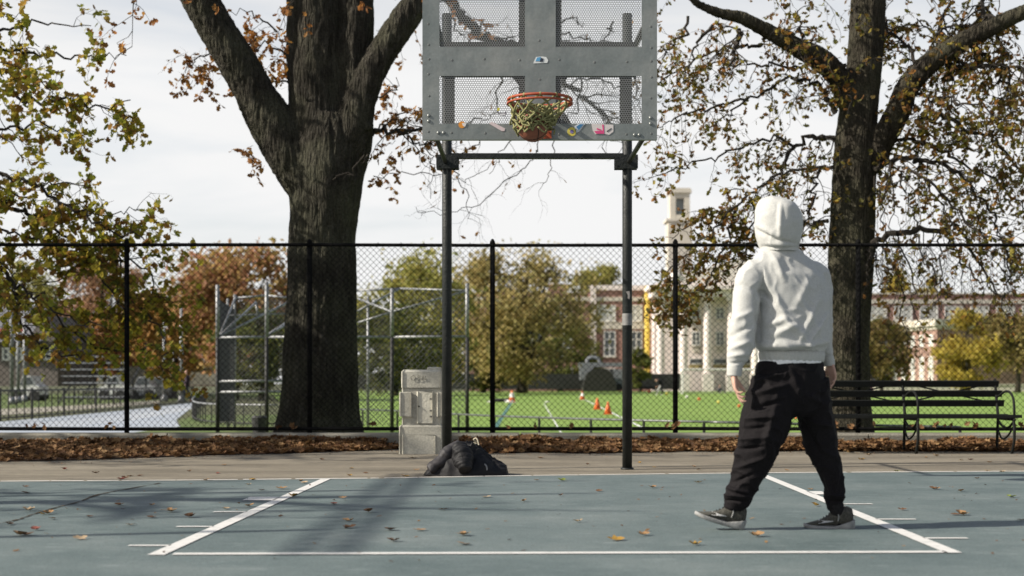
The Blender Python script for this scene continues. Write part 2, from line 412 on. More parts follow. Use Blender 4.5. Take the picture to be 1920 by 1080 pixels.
for i in range(nx + 1):                      # the packed bed under the loose leaves
    x = -9 + 18 * i / nx; y0 = litter_front(x)
    for j in range(7):
        t = j / 6; y = y0 + (KY0 - y0) * t; h = 0.115 * t ** 1.2 * (1 if y0 < 17.6 else .4) + 0.012
        mb.v.append((x, y, h * (0.7 + 0.6 * noise.noise(Vector((x * 2.1, y * 2.1, 3)))) + 0.004))
for i in range(nx):
    for j in range(6): mb.f.append((i * 7 + j, (i + 1) * 7 + j, (i + 1) * 7 + j + 1, i * 7 + j + 1)); mb.mi.append(1)
for i in range(15000):
    x = R.uniform(-8.5, 8.5); y0 = litter_front(x)
    t = R.random() ** 0.8; y = y0 - 0.12 + (KY0 - y0 + 0.1) * t
    if y0 > 17.6 and R.random() < 0.75: continue
    tt = max(0, (y - y0) / max(0.2, KY0 - y0)); h = 0.115 * tt ** 1.2 * (1 if y0 < 17.6 else .4)
    h = h * (0.7 + 0.6 * noise.noise(Vector((x * 2.1, y * 2.1, 3)))) + R.uniform(0.012, 0.055)
    a = R.uniform(0, 6.28); nrm = (Vector((0, -0.25, 1)) + rvec(0.75)).normalized()
    l = R.uniform(0.045, 0.13)
    oak_leaf(mb, Vector((x, y, h)), Vector((math.cos(a), math.sin(a), R.uniform(-.3, .3))), nrm, l, l * 0.8, R.uniform(.1, .5))
o = mb.build('leaf_litter', [m_litter, mat('litter_bed', (0.035, 0.016, 0.008), (0.09, 0.045, 0.02), 30, 0.95, 0.8, 60)]); tag(o, kind='stuff')

# crushed bits blown over the asphalt and the paint
mb = MB()
for i in range(1500):
    if i < 1100: x = R.uniform(-7, 7.5); y = litter_front(x) - abs(R.gauss(0, .55)); z = .006
    else: x = R.uniform(-5, 6); y = R.uniform(6.5, 12); z = .010
    l = R.uniform(.006, .03); a = R.uniform(0, 6.28); u = Vector((math.cos(a), math.sin(a), R.uniform(0, .4))) * l; v = Vector((-math.sin(a), math.cos(a), R.uniform(0, .3))) * l * R.uniform(.3, .8); p = Vector((x, y, z))
    mb.add([p, p + u, p + u * .8 + v, p + v * .7], [(0, 1, 2), (0, 2, 3)])
tag(mb.build('leaf_crumbs', m_litter), kind='stuff')

# ------------------------------------------------------------------ chain-link fence on the kerb
FY = 18.2
m_black = mat('black_vinyl', (0.005, 0.005, 0.005), (0.010, 0.010, 0.010), 20, 0.9, spec=0.04)
fe = empty('chain_link_fence', (0, FY, KZ), 'tall black chain link fence standing on the low concrete kerb', 'fence')
FZ0, FZ1 = 0.235, 2.475
mb = MB(); pt = 0.075; H = FZ1 - FZ0; Lx = 9.2
k = int((2 * Lx + H) / pt)
for i in range(k):
    x = -Lx - H + i * pt
    for sg in (0, 1):
        a0, a1 = x, x + H; t0, t1 = 0.0, 1.0
        if a0 < -Lx: t0 = (-Lx - a0) / H
        if a1 > Lx: t1 = (Lx - a0) / H
        if t1 - t0 < 0.02: continue
        p = Vector((a0 + H * t0, FY - .012 + .003 * sg, FZ0 + H * t0)); q = Vector((a0 + H * t1, FY - .012 + .003 * sg, FZ0 + H * t1))
        if sg: p.x, q.x = -p.x, -q.x
        mb.tube([p, q], 0.0023, 3, cap=False)
mb.build('mesh_wire', m_black, fe)
posts = [(237 + 343.2 * i - 960) / F * FY for i in range(-2, 8)]
for i, x in enumerate(posts):
    mb = MB(); mb.tube([(x, FY + .02, KZ - .02), (x, FY + .02, FZ1 + .01)], 0.031, 12)
    mb.tube([(x, FY + .02, FZ1 + .01), (x, FY + .02, FZ1 + .045), (x, FY + .02, FZ1 + .075)], [0.035, 0.030, 0.012], 12)
    for z in np.arange(FZ0 + .1, FZ1, 0.28): mb.tube([(x - .042, FY - .005, z), (x + .042, FY - .005, z + .006)], 0.006, 5)
    mb.build('post', m_black, fe, smooth=True)
mb = MB(); mb.tube([(-Lx, FY, FZ1)] + [(x, FY, FZ1 + R.uniform(-.006, .004)) for x in posts] + [(Lx, FY, FZ1)], 0.021, 8)
for x in np.arange(-Lx, Lx, 0.28): mb.tube([(x, FY - .02, FZ1 - .028), (x + .01, FY - .02, FZ1 + .028)], 0.005, 4)
mb.build('top_rail', m_black, fe, smooth=True)
mb = MB(); mb.tube([(-Lx, FY, FZ0)] + [(x, FY, FZ0 + R.uniform(-.004, .004)) for x in posts] + [(Lx, FY, FZ0)], 0.022, 8)
mb.build('bottom_rail', m_black, fe, smooth=True)
# leaves caught along the bottom rail and the mesh
mb = MB()
for px in [60, 90, 210, 520, 545, 700, 960, 1000, 1063, 1255, 1262, 1270, 1520, 1560, 1720, 1745, 1760, 1765, 1790, 1820, 1822, 1700, 1640, 1600, 1905, 1268]:
    for q in range(R.choice((1, 1, 2, 3))):
        x = (px + R.uniform(-9, 9) - 960) / F * FY; l = R.uniform(.06, .11)
        oak_leaf(mb, Vector((x, FY - .03, FZ0 + R.uniform(.01, .07))), rvec(), Vector((R.uniform(-.5, .5), -1, R.uniform(-.4, .6))).normalized(), l, l * .8, .3)
tag(mb.build('caught_leaves', m_litter), kind='stuff')
# ------------------------------------------------------------------ basketball hoop
BY, PY = 11.6, 13.6
def B(px, py, dy=0.0):
    p = W(px, py, BY); p.y += dy; return p
m_plate = mat('painted_steel_plate', (0.150, 0.172, 0.168), (0.205, 0.222, 0.214), 2.4, 0.42, 0.5, 5.0, metal=0.3, spec=0.5, c3=(0.285, 0.29, 0.27), detail=10, fine=0.12)
m_perf = mat('perforated_steel', (0.20, 0.205, 0.20), (0.26, 0.265, 0.26), 5, 0.5, metal=0.2)
m_dsteel = mat('dark_painted_steel', (0.010, 0.012, 0.012), (0.017, 0.020, 0.019), 9, 0.5, 0.3, 50, spec=0.3, c3=(0.028, 0.030, 0.028), fine=0.2)
m_bframe = mat('weathered_steel_frame', (0.05, 0.05, 0.045), (0.085, 0.08, 0.07), 7, 0.7)
PXL, PXR = W(838, 0, PY).x, W(1176, 0, PY).x
hoop = empty('basketball_hoop', (0.2, PY, 0.004), 'basketball hoop with grey perforated steel backboard on two dark posts', 'basketball hoop')
for x, dz in ((PXL, 0), (PXR, 0)):
    mb = MB(); mb.tube([(x, PY, 0.0), (x, PY, 2.0), (x, PY, 4.15)], 0.0445, 20); mb.tube([(x, PY, 0.0), (x, PY, 0.02)], 0.06, 20)
    mb.build('post', m_dsteel, hoop, smooth=True)
m_tape = mat('silver_tape', (0.12, 0.12, 0.115), (0.24, 0.235, 0.225), 18, 0.5)
mb = MB(); mb.tube([(PXR, PY, W(0, 610, PY).z), (PXR, PY, W(0, 588, PY).z)], 0.0462, 20, cap=False); mb.build('tape', m_tape, hoop, smooth=True)
mb = MB(); c = W(1178, 553, PY - .046)
mb.prism([c + Vector((-.022, 0, .03)), c + Vector((.012, 0, .036)), c + Vector((.02, 0.004, -.005)), c + Vector((.01, 0, -.04)), c + Vector((-.006, 0, -.03)), c + Vector((-.004, 0, 0))], (0, .003, 0))
mb.build('torn_sticker', mat('torn_sticker_paper', (0.20, 0.17, 0.16), (0.32, 0.30, 0.28), 60, 0.8), hoop)
for x0, x1 in ((818, 860), (1153, 1196)):
    mb = MB()
    a = W(x0, 316, PY - .05); b2 = W(x1, 290, PY - .05); mb.box(a.x, b2.x, PY - .062, PY - .046, a.z, b2.z); mb.box(a.x, b2.x, PY + .046, PY + .06, a.z, b2.z)
    for xx in (a.x + .02, b2.x - .02):
        for zz in (a.z + .025, b2.z - .025): mb.tube([(xx, PY - .066, zz), (xx, PY + .064, zz)], 0.009, 6)
    for yy in (PY - .04, PY + .04): mb.box(a.x + .01, b2.x - .01, min(yy, yy * 1) - .008, yy + .008, a.z + .02, b2.z - .02)
    mb.build('collar', m_dsteel, hoop)
a = W(0, 298, PY).z; b2 = W(0, 288, PY).z
mb = MB(); mb.box(PXL + .04, PXR - .04, PY - .03, PY + .03, a, b2); mb.build('crossbar', m_dsteel, hoop)
for sx, x in ((-1, PXL), (1, PXR)):
    mb = MB(); mb.tube([(x + sx * .012, PY - .04, 2.80), (x + sx * .035, BY + .08, 2.80)], 0.021, 12); mb.build('support_arm', m_dsteel, hoop, smooth=True)
    mb = MB(); mb.tube([(x, PY - .03, 3.72), (x, BY + .08, 3.60)], 0.025, 12); mb.build('support_arm', m_dsteel, hoop, smooth=True)
board = MB()
y0, y1 = BY, BY + .006
def bx(mb, xa, xb, ya, yb, d0, d1):
    p = W(xa, yb, BY); q = W(xb, ya, BY); mb.box(p.x, q.x, BY + d0, BY + d1, p.z, q.z)
TOP = -34
bx(board, 792, 824, TOP, 262, 0, .006); bx(board, 1203, 1232, TOP, 262, 0, .006)
bx(board, 824, 1203, 232, 262, 0, .006); bx(board, 824, 1203, 88, 142.5, 0, .006); bx(board, 824, 1203, TOP, -2, 0, .006)
bx(board, 984, 1042, 142.5, 232, 0, .006); bx(board, 984, 1042, -2, 88, 0, .006)
bx(board, 792, 796, TOP, 262, .006, .05); bx(board, 1228, 1232, TOP, 262, .006, .05); bx(board, 796, 1228, 258, 262, .006, .05)
bo = board.build('backboard_plate', m_plate, hoop)
# backing frame seen dark through the perforations
mb = MB()
bx(mb, 826, 1194, 77, 142, .03, .06); bx(mb, 973, 1053, 142, 250, .03, .06); bx(mb, 973, 1053, -20, 77, .03, .06)
bx(mb, 833, 852, 142, 250, .03, .07); bx(mb, 1163, 1184, 142, 250, .03, .07)
for x0, sg in ((973, -1), (1053, 1)):
    p = W(x0, 143, BY + .045); s = .045
    mb.prism([p, p + Vector((sg * .055, 0, 0)), p + Vector((0, 0, -.075))], (0, .01, 0))
    p = W(x0, 233, BY + .045); mb.prism([p, p + Vector((sg * .08, 0, 0)), p + Vector((sg * .05, 0, .05)), p + Vector((0, 0, .12))], (0, .01, 0))
mb.build('backing_frame', m_bframe, hoop)
# perforated infill, real holes
PT = 0.0186; RC = PT / math.sqrt(3)
for (xa, xb, ya, yb) in ((822, 986, 140, 235), (1040, 1206, 140, 235), (822, 986, -4, 91), (1040, 1206, -4, 91)):
    mb = MB(); p = W(xa, yb, BY + .008); q = W(xb, ya, BY + .008)
    nr = int((q.z - p.z) / (RC * 1.5)); nc = int((q.x - p.x) / PT)
    for r_ in range(nr):
        for c_ in range(nc):
            cx = p.x + PT * (c_ + .5 + .5 * (r_ % 2)); cz = p.z + RC * (1 + 1.5 * r_)
            if cx > q.x: continue
            V = []
            for rad, yy in ((RC, BY + .008), (RC * .76, BY + .008), (RC * .76, BY + .0105)):
                for k in range(6):
                    an = math.radians(30 + 60 * k); V.append((cx + rad * math.cos(an), yy, cz + rad * math.sin(an)))
            mb.add(V, [(k, (k + 1) % 6, 6 + (k + 1) % 6, 6 + k) for k in range(6)] + [(6 + k, 6 + (k + 1) % 6, 12 + (k + 1) % 6, 12 + k) for k in range(6)])
    mb.build('perforated_panel', m_perf, hoop)
# bolts and dimpled spot welds
m_bolt = mat('bolt_steel', (0.22, 0.23, 0.22), None, rough=0.35, metal=0.5)
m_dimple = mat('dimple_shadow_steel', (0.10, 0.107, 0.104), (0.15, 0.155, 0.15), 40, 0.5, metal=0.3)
for px, py in [(804, 217), (804, 227), (822, 249), (832, 249), (1220, 221), (1220, 232), (1190, 253), (1199, 253)]:
    mb = MB(); mb.ball(B(px, py, -.002), .0135, 10, 6, (1, .55, 1)); mb.build('bolt', m_bolt, hoop, smooth=True)
for px, py in [(804, 45), (804, 84), (804, 111), (804, 139), (804, 180), (803, 247), (848, 113), (909, 111), (975, 113), (1012, 76), (1012, 149), (1049, 112), (1115, 117), (1176, 116), (1221, 50), (1221, 90), (1221, 115), (1221, 145), (1221, 184), (1221, 251), (1174, 252), (848, 249), (910, 250), (1048, 252)]:
    mb = MB(); mb.ball(B(px + R.uniform(-1, 1), py, 0), .010, 12, 6, (1, .16, 1)); mb.build('rivet', m_dimple, hoop, smooth=True)
# stickers
def flat(name, colour, polys, d=-.003, par=None):
    mb = MB()
    for pl in polys: mb.prism([B(x, y, d) for x, y in pl], (0, .002, 0))
    return mb.build(name, mat(name + '_print', colour, None, rough=.6), par or hoop)
st = flat('sticker', (.62, .64, .63), [[(1001, 116), (1005, 107), (1016, 106), (1024, 107), (1028, 113), (1026, 118), (1000, 119)]])
flat('print', (.10, .30, .50), [[(1004, 115), (1007, 108), (1014, 107), (1012, 115)]], -.005, st)
flat('print', (.03, .04, .06), [[(1012, 116), (1014, 109), (1019, 110), (1018, 116)]], -.0055, st)
circ = lambda cx, cy, r1, n_=14: [(cx + r1 * math.cos(2 * math.pi * k / n_), cy + r1 * math.sin(2 * math.pi * k / n_)) for k in range(n_)]
st = flat('sticker', (.60, .50, .10), [circ(1072, 247, 8.5)]); flat('print', (.20, .16, .35), [circ(1072, 247, 3.6, 8)], -.005, st)
st = flat('sticker', (.55, .58, .60), [[(1077, 237), (1086, 231), (1098, 231), (1086, 247), (1080, 249)]]); flat('print', (.05, .17, .33), [[(1080, 238), (1087, 233), (1094, 233), (1085, 244)]], -.005, st)
st = flat('sticker', (.60, .55, .53), [[(1109, 232), (1150, 234), (1150, 247), (1142, 253), (1128, 250), (1116, 252), (1111, 244)]])
flat('print', (.60, .07, .20), [[(1114, 246), (1130, 245), (1129, 234), (1132, 234), (1133, 251), (1118, 251)], [(1119, 240), (1127, 243), (1127, 245), (1119, 243)]], -.005, st)
flat('print', (.1, .1, .1), [[(1137, 246), (1146, 240), (1147, 242), (1139, 248)]], -.005, st)
st = flat('sticker', (.60, .50, .50), [[(917, 232), (922, 228), (947, 241), (946, 246), (941, 246)]]); flat('print', (.04, .03, .03), [[(922, 230), (927, 231), (946, 243), (945, 247), (940, 246), (944, 244)]], -.0025, st)
st = flat('sticker', (.62, .25, .04), [circ(866, 234, 6.5)]); flat('print', (.65, .62, .60), [[(866, 231), (875, 231), (872, 238), (868, 236)]], -.005, st)
st = flat('sticker', (.10, .09, .11), [[(930, 206), (936, 216), (948, 217), (950, 208), (944, 212), (936, 211)]], .003)
flat('print', (.55, .50, .05), [[(932, 208), (933, 202), (937, 202), (937, 207)]], -.004, st); flat('print', (.6, .6, .62), [[(936, 213), (948, 213), (947, 216), (937, 216)]], -.004, st)
# rim, brackets
m_rim = mat('orange_rim_paint', (0.24, 0.045, 0.020), (0.34, 0.072, 0.032), 12, 0.5, c3=(0.20, 0.038, 0.018))
RY = 11.13; rc = W(1012, 187, RY); RR = 0.236
mb = MB(); k = 44
ring = [rc + Vector((RR * math.cos(2 * math.pi * i / k), RR * math.sin(2 * math.pi * i / k), 0)) for i in range(k + 1)]
mb.tube(ring, 0.0105, 8, cap=False)
ring2 = [p + Vector((0, 0, -.03)) + (p - rc) * .02 for p in ring]
mb.tube(ring2, 0.008, 8, cap=False)
rim = mb.build('rim', m_rim, hoop, smooth=True)
mb = MB()
mb.box(rc.x - .07, rc.x + .07, BY - .012, BY - .003, rc.z - .07, rc.z + .04)
mb.bar((rc.x - .05, BY - .008, rc.z), (rc.x - .10, RY + .20, rc.z - .005), .05, .012); mb.bar((rc.x + .05, BY - .008, rc.z), (rc.x + .10, RY + .20, rc.z - .005), .05, .012)
mb.box(rc.x - .02, rc.x + .10, BY - .012, BY - .003, W(0, 262, BY).z + .008, W(0, 238, BY).z)
for sx in (-1, 1):
    a = Vector((rc.x + sx * RR * .97, RY - .03, rc.z - .02)); e = Vector((rc.x + .02 + sx * .03, BY - .02, W(0, 246, BY).z)); mb.bar(a, e, .022, .012)
mb.build('rim_bracket', m_rim, hoop)
# net
m_net = mat('yellow_green_cord', (0.13, 0.13, 0.052), (0.21, 0.205, 0.088), 40, 0.85, c3=(0.30, 0.285, 0.145))
bc = W(999, 236, RY); BR = 0.120
mb = MB(); ncol = 12
rows = [(0, .232), (-.055, .216), (-.105, .188), (-.150, .160), (-.190, .140), (-.222, .131), (-.250, .118)]
def node(r_, c_):
    z, rd = rows[r_]; an = 2 * math.pi * (c_ + .5 * (r_ % 2)) / ncol
    t = r_ / 6; c0 = rc.lerp(Vector((bc.x, bc.y, rc.z)), min(1, t * 1.4))
    q = Vector((c0.x + rd * math.cos(an), c0.y + rd * math.sin(an), rc.z + z))
    if r_: q += Vector((noise.noise(Vector((r_ * 3.1, c_ * 2.3, 0))), noise.noise(Vector((r_ * 3.1, c_ * 2.3, 5))), noise.noise(Vector((r_ * 3.1, c_ * 2.3, 9))))) * .030
    if math.cos(an) > 0.1 and r_: q.z += 0.022 * r_ * math.cos(an) * .6; q.x += .008 * r_ * math.cos(an)
    d = q - bc
    if d.length < BR + .008: q = bc + d.normalized() * (BR + .008)
    return q
for r_ in range(6):
    for c_ in range(ncol):
        for dc in (0, 1):
            c2 = c_ + dc if r_ % 2 else c_ + dc - 1
            a, e = node(r_, c_), node(r_ + 1, c2 % ncol); m_ = (a + e) / 2 + rvec(.007)
            d = m_ - bc
            if d.length < BR + .008: m_ = bc + d.normalized() * (BR + .008)
            mb.tube([a, m_, e], [.0088, .0070, .0088], 6, cap=False)
    for c_ in range(ncol): mb.ball(node(r_, c_), .011 if r_ else .016, 7, 5)
for q in range(48):                          # slack bunched up on the right side of the ball
    an = R.uniform(-2.6, .3); a = bc + Vector((math.cos(an) * .15, math.sin(an) * .15, R.uniform(-.02, .14))); pts = [a]
    for s in range(4):
        p = pts[-1] + rvec(.05); d = p - bc
        pts.append(bc + d.normalized() * max(BR + .008, min(.17, d.length)))
    mb.tube(catmull(pts, 4), .006, 6)
mb.build('net', m_net, hoop, smooth=True)
# ball
def ballmat():
    m, nt, b = _nt('basketball_leather'); L = nt.links.new
    tc = nt.nodes.new('ShaderNodeTexCoord'); n = nt.nodes.new('ShaderNodeTexVoronoi'); n.inputs['Scale'].default_value = 150; L(tc.outputs['Object'], n.inputs['Vector'])
    bp = nt.nodes.new('ShaderNodeBump'); bp.inputs['Strength'].default_value = .3; bp.inputs['Distance'].default_value = .003; L(n.outputs['Distance'], bp.inputs['Height']); L(bp.outputs[0], b.inputs['Normal'])
    n2 = nt.nodes.new('ShaderNodeTexNoise'); n2.inputs['Scale'].default_value = 14; L(tc.outputs['Object'], n2.inputs['Vector'])
    r = ramp(nt, [(.3, (.17, .055, .03)), (.7, (.25, .085, .045))]); L(n2.outputs['Fac'], r.inputs['Fac']); L(r.outputs['Color'], b.inputs['Base Color']); b.inputs['Roughness'].default_value = .55
    return m
mb = MB(); mb.ball(bc, BR, 36, 24); ball = mb.build('basketball', ballmat(), None, bc, smooth=True)
tag(ball, 'orange brown basketball dropping through the yellow green hoop net', 'basketball')
mb = MB()
for nv in (Vector((1, .3, .2)), Vector((.2, 1, -.4)), Vector((-.3, .3, 1))):
    nv.normalize(); u = nv.orthogonal().normalized(); v = nv.cross(u)
    mb.tube([bc + (u * math.cos(t) + v * math.sin(t)) * BR * .999 for t in np.linspace(0, 2 * math.pi, 40)], .0028, 5, cap=False)
mb.build('seam_line', mat('ball_seam', (.015, .012, .01)), ball)

# ------------------------------------------------------------------ concrete drinking fountain
m_conc = mat('weathered_concrete', (0.38, 0.36, 0.30), (0.52, 0.50, 0.42), 2.2, 0.9, 0.2, 70, c3=(0.61, 0.585, 0.50), fine=0.3, detail=9)
FYF = 16.55
ft = empty('drinking_fountain', (W(788, 0, FYF).x, FYF + .2, 0.004), 'weathered concrete drinking fountain pedestal beside the left hoop post', 'drinking fountain')
def fz(py): return W(0, py, FYF).z
def fx(px): return W(px, 0, FYF).x
def cbox(mb, xa, xb, ya, yb, d0, d1, c=.012):
    x0, x1, z0, z1 = fx(xa), fx(xb), fz(yb), fz(ya); y0, y1 = FYF + d0, FYF + d1
    mb.loft([(Vector(((x0 + x1) / 2, (y0 + y1) / 2, z)), Vector((1, 0, 0)), Vector((0, 1, 0))) for z in (z0, z0 + .001, z1 - c, z1)], 8,
            fn=None, cap=True) if False else None
    V = []
    for z, k in ((z0, 0), (z1 - c, 0), (z1, c)):
        for sx, sy in ((-1, -1), (1, -1), (1, 1), (-1, 1)):
            hx = (x1 - x0) / 2 - k; hy = (y1 - y0) / 2 - k; cc = min(.012, hx * .3)
            for t in (0, 1):
                ox = cc if (t == 0) == (sx * sy > 0) else 0; oy = cc - ox
                V.append(((x0 + x1) / 2 + sx * (hx - ox), (y0 + y1) / 2 + sy * (hy - oy), z))
    Fc = [tuple(range(7, -1, -1)), tuple(range(16, 24))]
    for i in (0, 1):
        for j in range(8): Fc.append((i * 8 + j, i * 8 + (j + 1) % 8, i * 8 + 8 + (j + 1) % 8, i * 8 + 8 + j))
    mb.add(V, Fc)
mb = MB(); cbox(mb, 748, 829, 797, 853, 0, .44, .02); cbox(mb, 754, 818, 815, 852.5, -.02, .01, .006); mb.build('base', m_conc, ft)
mb = MB(); cbox(mb, 753, 827, 727.4, 797, .03, .41, .006); mb.build('pedestal', m_conc, ft)
mb = MB(); cbox(mb, 752, 828, 693, 727, .02, .42, .025); cbox(mb, 800, 826, 688, 694, .06, .38, .012); mb.build('cap_block', m_conc, ft)
mb = MB(); cbox(mb, 748.5, 772.5, 735, 781, .0, .2, .006); mb.build('side_block', m_conc, ft)
mb = MB(); cbox(mb, 819, 829, 735, 781, .005, .2, .006); mb.build('side_block', m_conc, ft)
mb = MB(); cbox(mb, 781, 812, 734, 794, .018, .05, .003)
dr = mb.build('access_door', mat('painted_door_panel', (0.48, 0.46, 0.38), (0.60, 0.575, 0.48), 6, .8, .3, 40), ft)
mb = MB(); mb.ball(W(785.5, 762, FYF + .017), .009, 8, 6); mb.build('lock', m_black, dr)
for py in (748, 770, 781):
    mb = MB(); p = W(809, py, FYF + .017); mb.box(p.x - .02, p.x + .008, p.y - .006, p.y + .004, p.z - .009, p.z + .009); mb.build('hinge', mat('dull_hinge', (.14, .135, .12), None, rough=.7), dr)
mb = MB(); yy = FYF + .0210
def stroke(pts, r_=.0028): mb.tube([W(x, y, yy) for x, y in pts], r_, 5)
stroke([(771, 707), (774, 704), (778, 705), (779, 709), (776, 713), (772, 712), (770.6, 709), (771, 707)]); stroke([(789, 706), (785, 704), (783, 707), (788, 709), (787, 713), (782, 712)]); stroke([(792, 712), (793, 705), (797, 712), (798, 705)])
mb.build('scratched_lettering', mat('scratched_ink', (.06, .06, .05)), ft)

# ------------------------------------------------------------------ bench
m_bench = mat('black_bench_paint', (0.007, 0.008, 0.007), (0.012, 0.013, 0.012), 14, 0.6, 0.25, 60, stretch=(1, 6, 6), spec=0.15)
BNY = 17.15
FRX = [W(1519, 0, BNY).x, W(1694, 0, BNY).x, W(1868, 0, BNY).x]
bench = empty('park_bench', (FRX[1], 16.8, 0.004), 'long black slatted park bench in front of the chain link fence', 'bench')
ux = Vector((1, 0, 0))
def bz(py, Y=BNY): return W(0, py, Y).z
xl, xr = FRX[0] - .03, FRX[2] + .035
for (py, dy, dx) in ((719.5, .06, 0), (738, .035, .03), (756, .012, .045)):
    mb = MB(); z = bz(py); c = Vector(((xl + xr) / 2, BNY - .03 + dy, z)); hw = .033
    for a_, b_ in ((xl, FRX[1] - .003), (FRX[1] + .003, xr + dx)):
        mb.obox(((a_ + b_) / 2, c.y, z), ux * (b_ - a_) / 2, Vector((0, .015, .005)), Vector((0, -.01, hw)))
    mb.build('back_slat', m_bench, bench)
zs = 0.405
for i in range(5):
    mb = MB(); y = BNY - .62 + i * .115
    for a_, b_ in ((xl, FRX[1] - .003), (FRX[1] + .003, xr + .05)): mb.box(a_, b_, y, y + .09, zs + .006 * abs(i - 2) - .012, zs + .006 * abs(i - 2) + .022)
    mb.build('seat_slat', m_bench, bench)
for x in FRX:
    mb = MB()
    mb.tube(catmull([(x, BNY - .02, 0.03), (x, BNY - .04, .25), (x, BNY - .06, .40), (x, BNY - .01, .6), (x, BNY + .055, .835)], 4), .017, 8)       # rear upright and leg
    mb.tube(catmull([(x, BNY - .53, 0.0), (x, BNY - .60, .12), (x, BNY - .62, .25), (x, BNY - .60, .36), (x, BNY - .60, .40)], 4), .017, 8)          # front leg
    mb.tube(catmull([(x, BNY - .60, .36), (x, BNY - .40, .29), (x, BNY - .2, .31), (x, BNY - .05, .37)], 4), .014, 8)
    mb.tube([(x, BNY - .64, zs - .02), (x, BNY - .05, zs - .02)], .013, 8)
    mb.tube(catmull([(x, BNY - .06, .26), (x, BNY - .2, .16), (x, BNY - .4, .2), (x, BNY - .58, .3)], 4), .011, 8)
    mb.build('cast_leg_frame', m_bench, bench, smooth=True)
    mb = MB(); mb.tube(catmull([(x + .003, BNY - .60, zs + .01), (x, BNY - .615, .5), (x, BNY - .58, .62), (x, BNY - .46, .69), (x, BNY - .30, .695), (x, BNY - .13, .655), (x, BNY - .01, .63)], 5), .014, 8)
    mb.build('armrest', m_bench, bench, smooth=True)
for i in (0, 1):
    mb = MB(); x0, x1 = FRX[i] + .02, FRX[i + 1] - .02; n_ = 14
    for sg in (1, -1):
        pts = []
        for k in range(n_ + 1):
            t = k / n_; s = sg * math.copysign(min(1, abs((t - .5) * 2.3)) , .5 - t)
            pts.append((x0 + (x1 - x0) * t, BNY + .055 if sg > 0 else BNY + .062, bz(737) + s * .10))
        mb.tube(pts, .009, 6)
    mb.build('cross_brace', m_bench, bench, smooth=True)

# ------------------------------------------------------------------ jacket heap
m_puff = mat('black_puffer_nylon', (0.006, 0.006, 0.0065), (0.010, 0.0095, 0.0105), 14, 0.62, 0.25, 22, spec=0.25)
m_puff2 = mat('sunlit_sleeve_nylon', (0.024, 0.022, 0.0235), (0.040, 0.037, 0.039), 12, 0.62, 0.25, 24, spec=0.3)  # black nylon made paler to paint sunlight on the left sleeve
JY = 12.75
jk = empty('puffer_jacket', (W(873, 0, JY).x, JY, 0.004), 'black puffer jacket dropped in a heap at the foot of the left hoop post', 'jacket')
def JP(px, py, dy=0): p = W(px, py, JY); p.y += dy; return p
def sleeve(path, rad, nrib=9, amp=.1, n_=22, sq=1.0):
    P = catmull(path, 18); k = len(P); rr = lerps(rad, k); mb = MB()
    rr = [q * (1 + amp * .5 - amp * 1.6 * abs(math.cos(math.pi * nrib * i / k)) ** 8) for i, q in enumerate(rr)]
    mb.tube(P, rr, n_); return mb
# crumpled body: a closed heap of cloth with sharp creases
mb = MB(); nxx, nyy = 120, 64; HP = [(795, 0), (803, .05), (815, .10), (835, .20), (850, .265), (866, .285), (882, .29), (895, .26), (908, .215), (925, .15), (940, .115), (948, .09), (952, 0)]
for iy in range(nyy + 1):
    for ix in range(nxx + 1):
        px = 795 + 157 * ix / nxx; t = iy / nyy * 2 - 1; x = W(px, 0, JY).x; y = JY + .05 + .24 * t * (1 - .35 * abs(px - 870) / 80)
        h = float(np.interp(px, [q[0] for q in HP], [q[1] for q in HP])) * max(0, 1 - abs(t) ** 2.2) ** .65
        rdg = 1 - abs(noise.noise(Vector((x * 7.5 + t * 1.2, t * .9, 2)))) * 2; rd2 = 1 - abs(noise.noise(Vector((x * 14 - t * 2.5, t * 1.6, 8)))) * 2; rd3 = noise.noise(Vector((x * 34, t * 11, 4)))
        h = h * (.78 + .20 * rdg + .10 * rd2 * abs(rd2) + .02 * rd3); y += .03 * noise.noise(Vector((x * 9, t * 3, 5))) * (1 if h > .01 else 0)
        mb.v.append((x + .02 * noise.noise(Vector((x * 8, t * 3, 9))), y, max(.006, h)))
for iy in range(nyy):
    for ix in range(nxx):
        o_ = iy * (nxx + 1) + ix; mb.f.append((o_, o_ + 1, o_ + nxx + 2, o_ + nxx + 1)); mb.mi.append(0)
mb.build('body', m_puff, jk, smooth=True)
def slv(m_): displace(m_, lambda co, no: np.array([.010 * (.5 - abs(noise.noise(Vector((c[0] * 6 + c[2] * 4, c[1] * 4, c[2] * 15)))) * 2.4) + .002 * noise.noise(Vector(c) * 30) for c in co])); return m_
put(slv(fuse(sleeve([JP(862, 833, .02), JP(842, 848, -.04), JP(822, 868, -.08), JP(806, 881, -.1)], [.045, .060, .058, .045], 4, .05), .007, 2)), 'sleeve', m_puff2, jk)
put(slv(fuse(sleeve([JP(862, 840, -.02), JP(868, 853, -.12), JP(872, 868, -.18), JP(874, 879, -.22)], [.07, .088, .080, .055], 7, .07), .006, 2)), 'sleeve', m_puff, jk)
mb = MB(); mb.tube(catmull([JP(903, 866, -.1), JP(912, 872, -.13), JP(912, 882, -.13), JP(898, 886, -.12)], 6), .008, 7); mb.build('drawcord', mat('grey_cord', (.20, .20, .20), None, rough=.6), jk, smooth=True)
mb = MB(); mb.tube(catmull([JP(893, 829, .0), JP(888, 824, -.02), JP(894, 822, -.03), JP(898, 834, -.04)], 5), .006, 6); mb.prism([JP(884, 830, 0), JP(893, 828, 0), JP(894, 832, 0), JP(886, 834, 0)], (0, .01, 0)); mb.build('zip_pull', mat('pale_tag', (.45, .40, .30), None, rough=.6), jk)
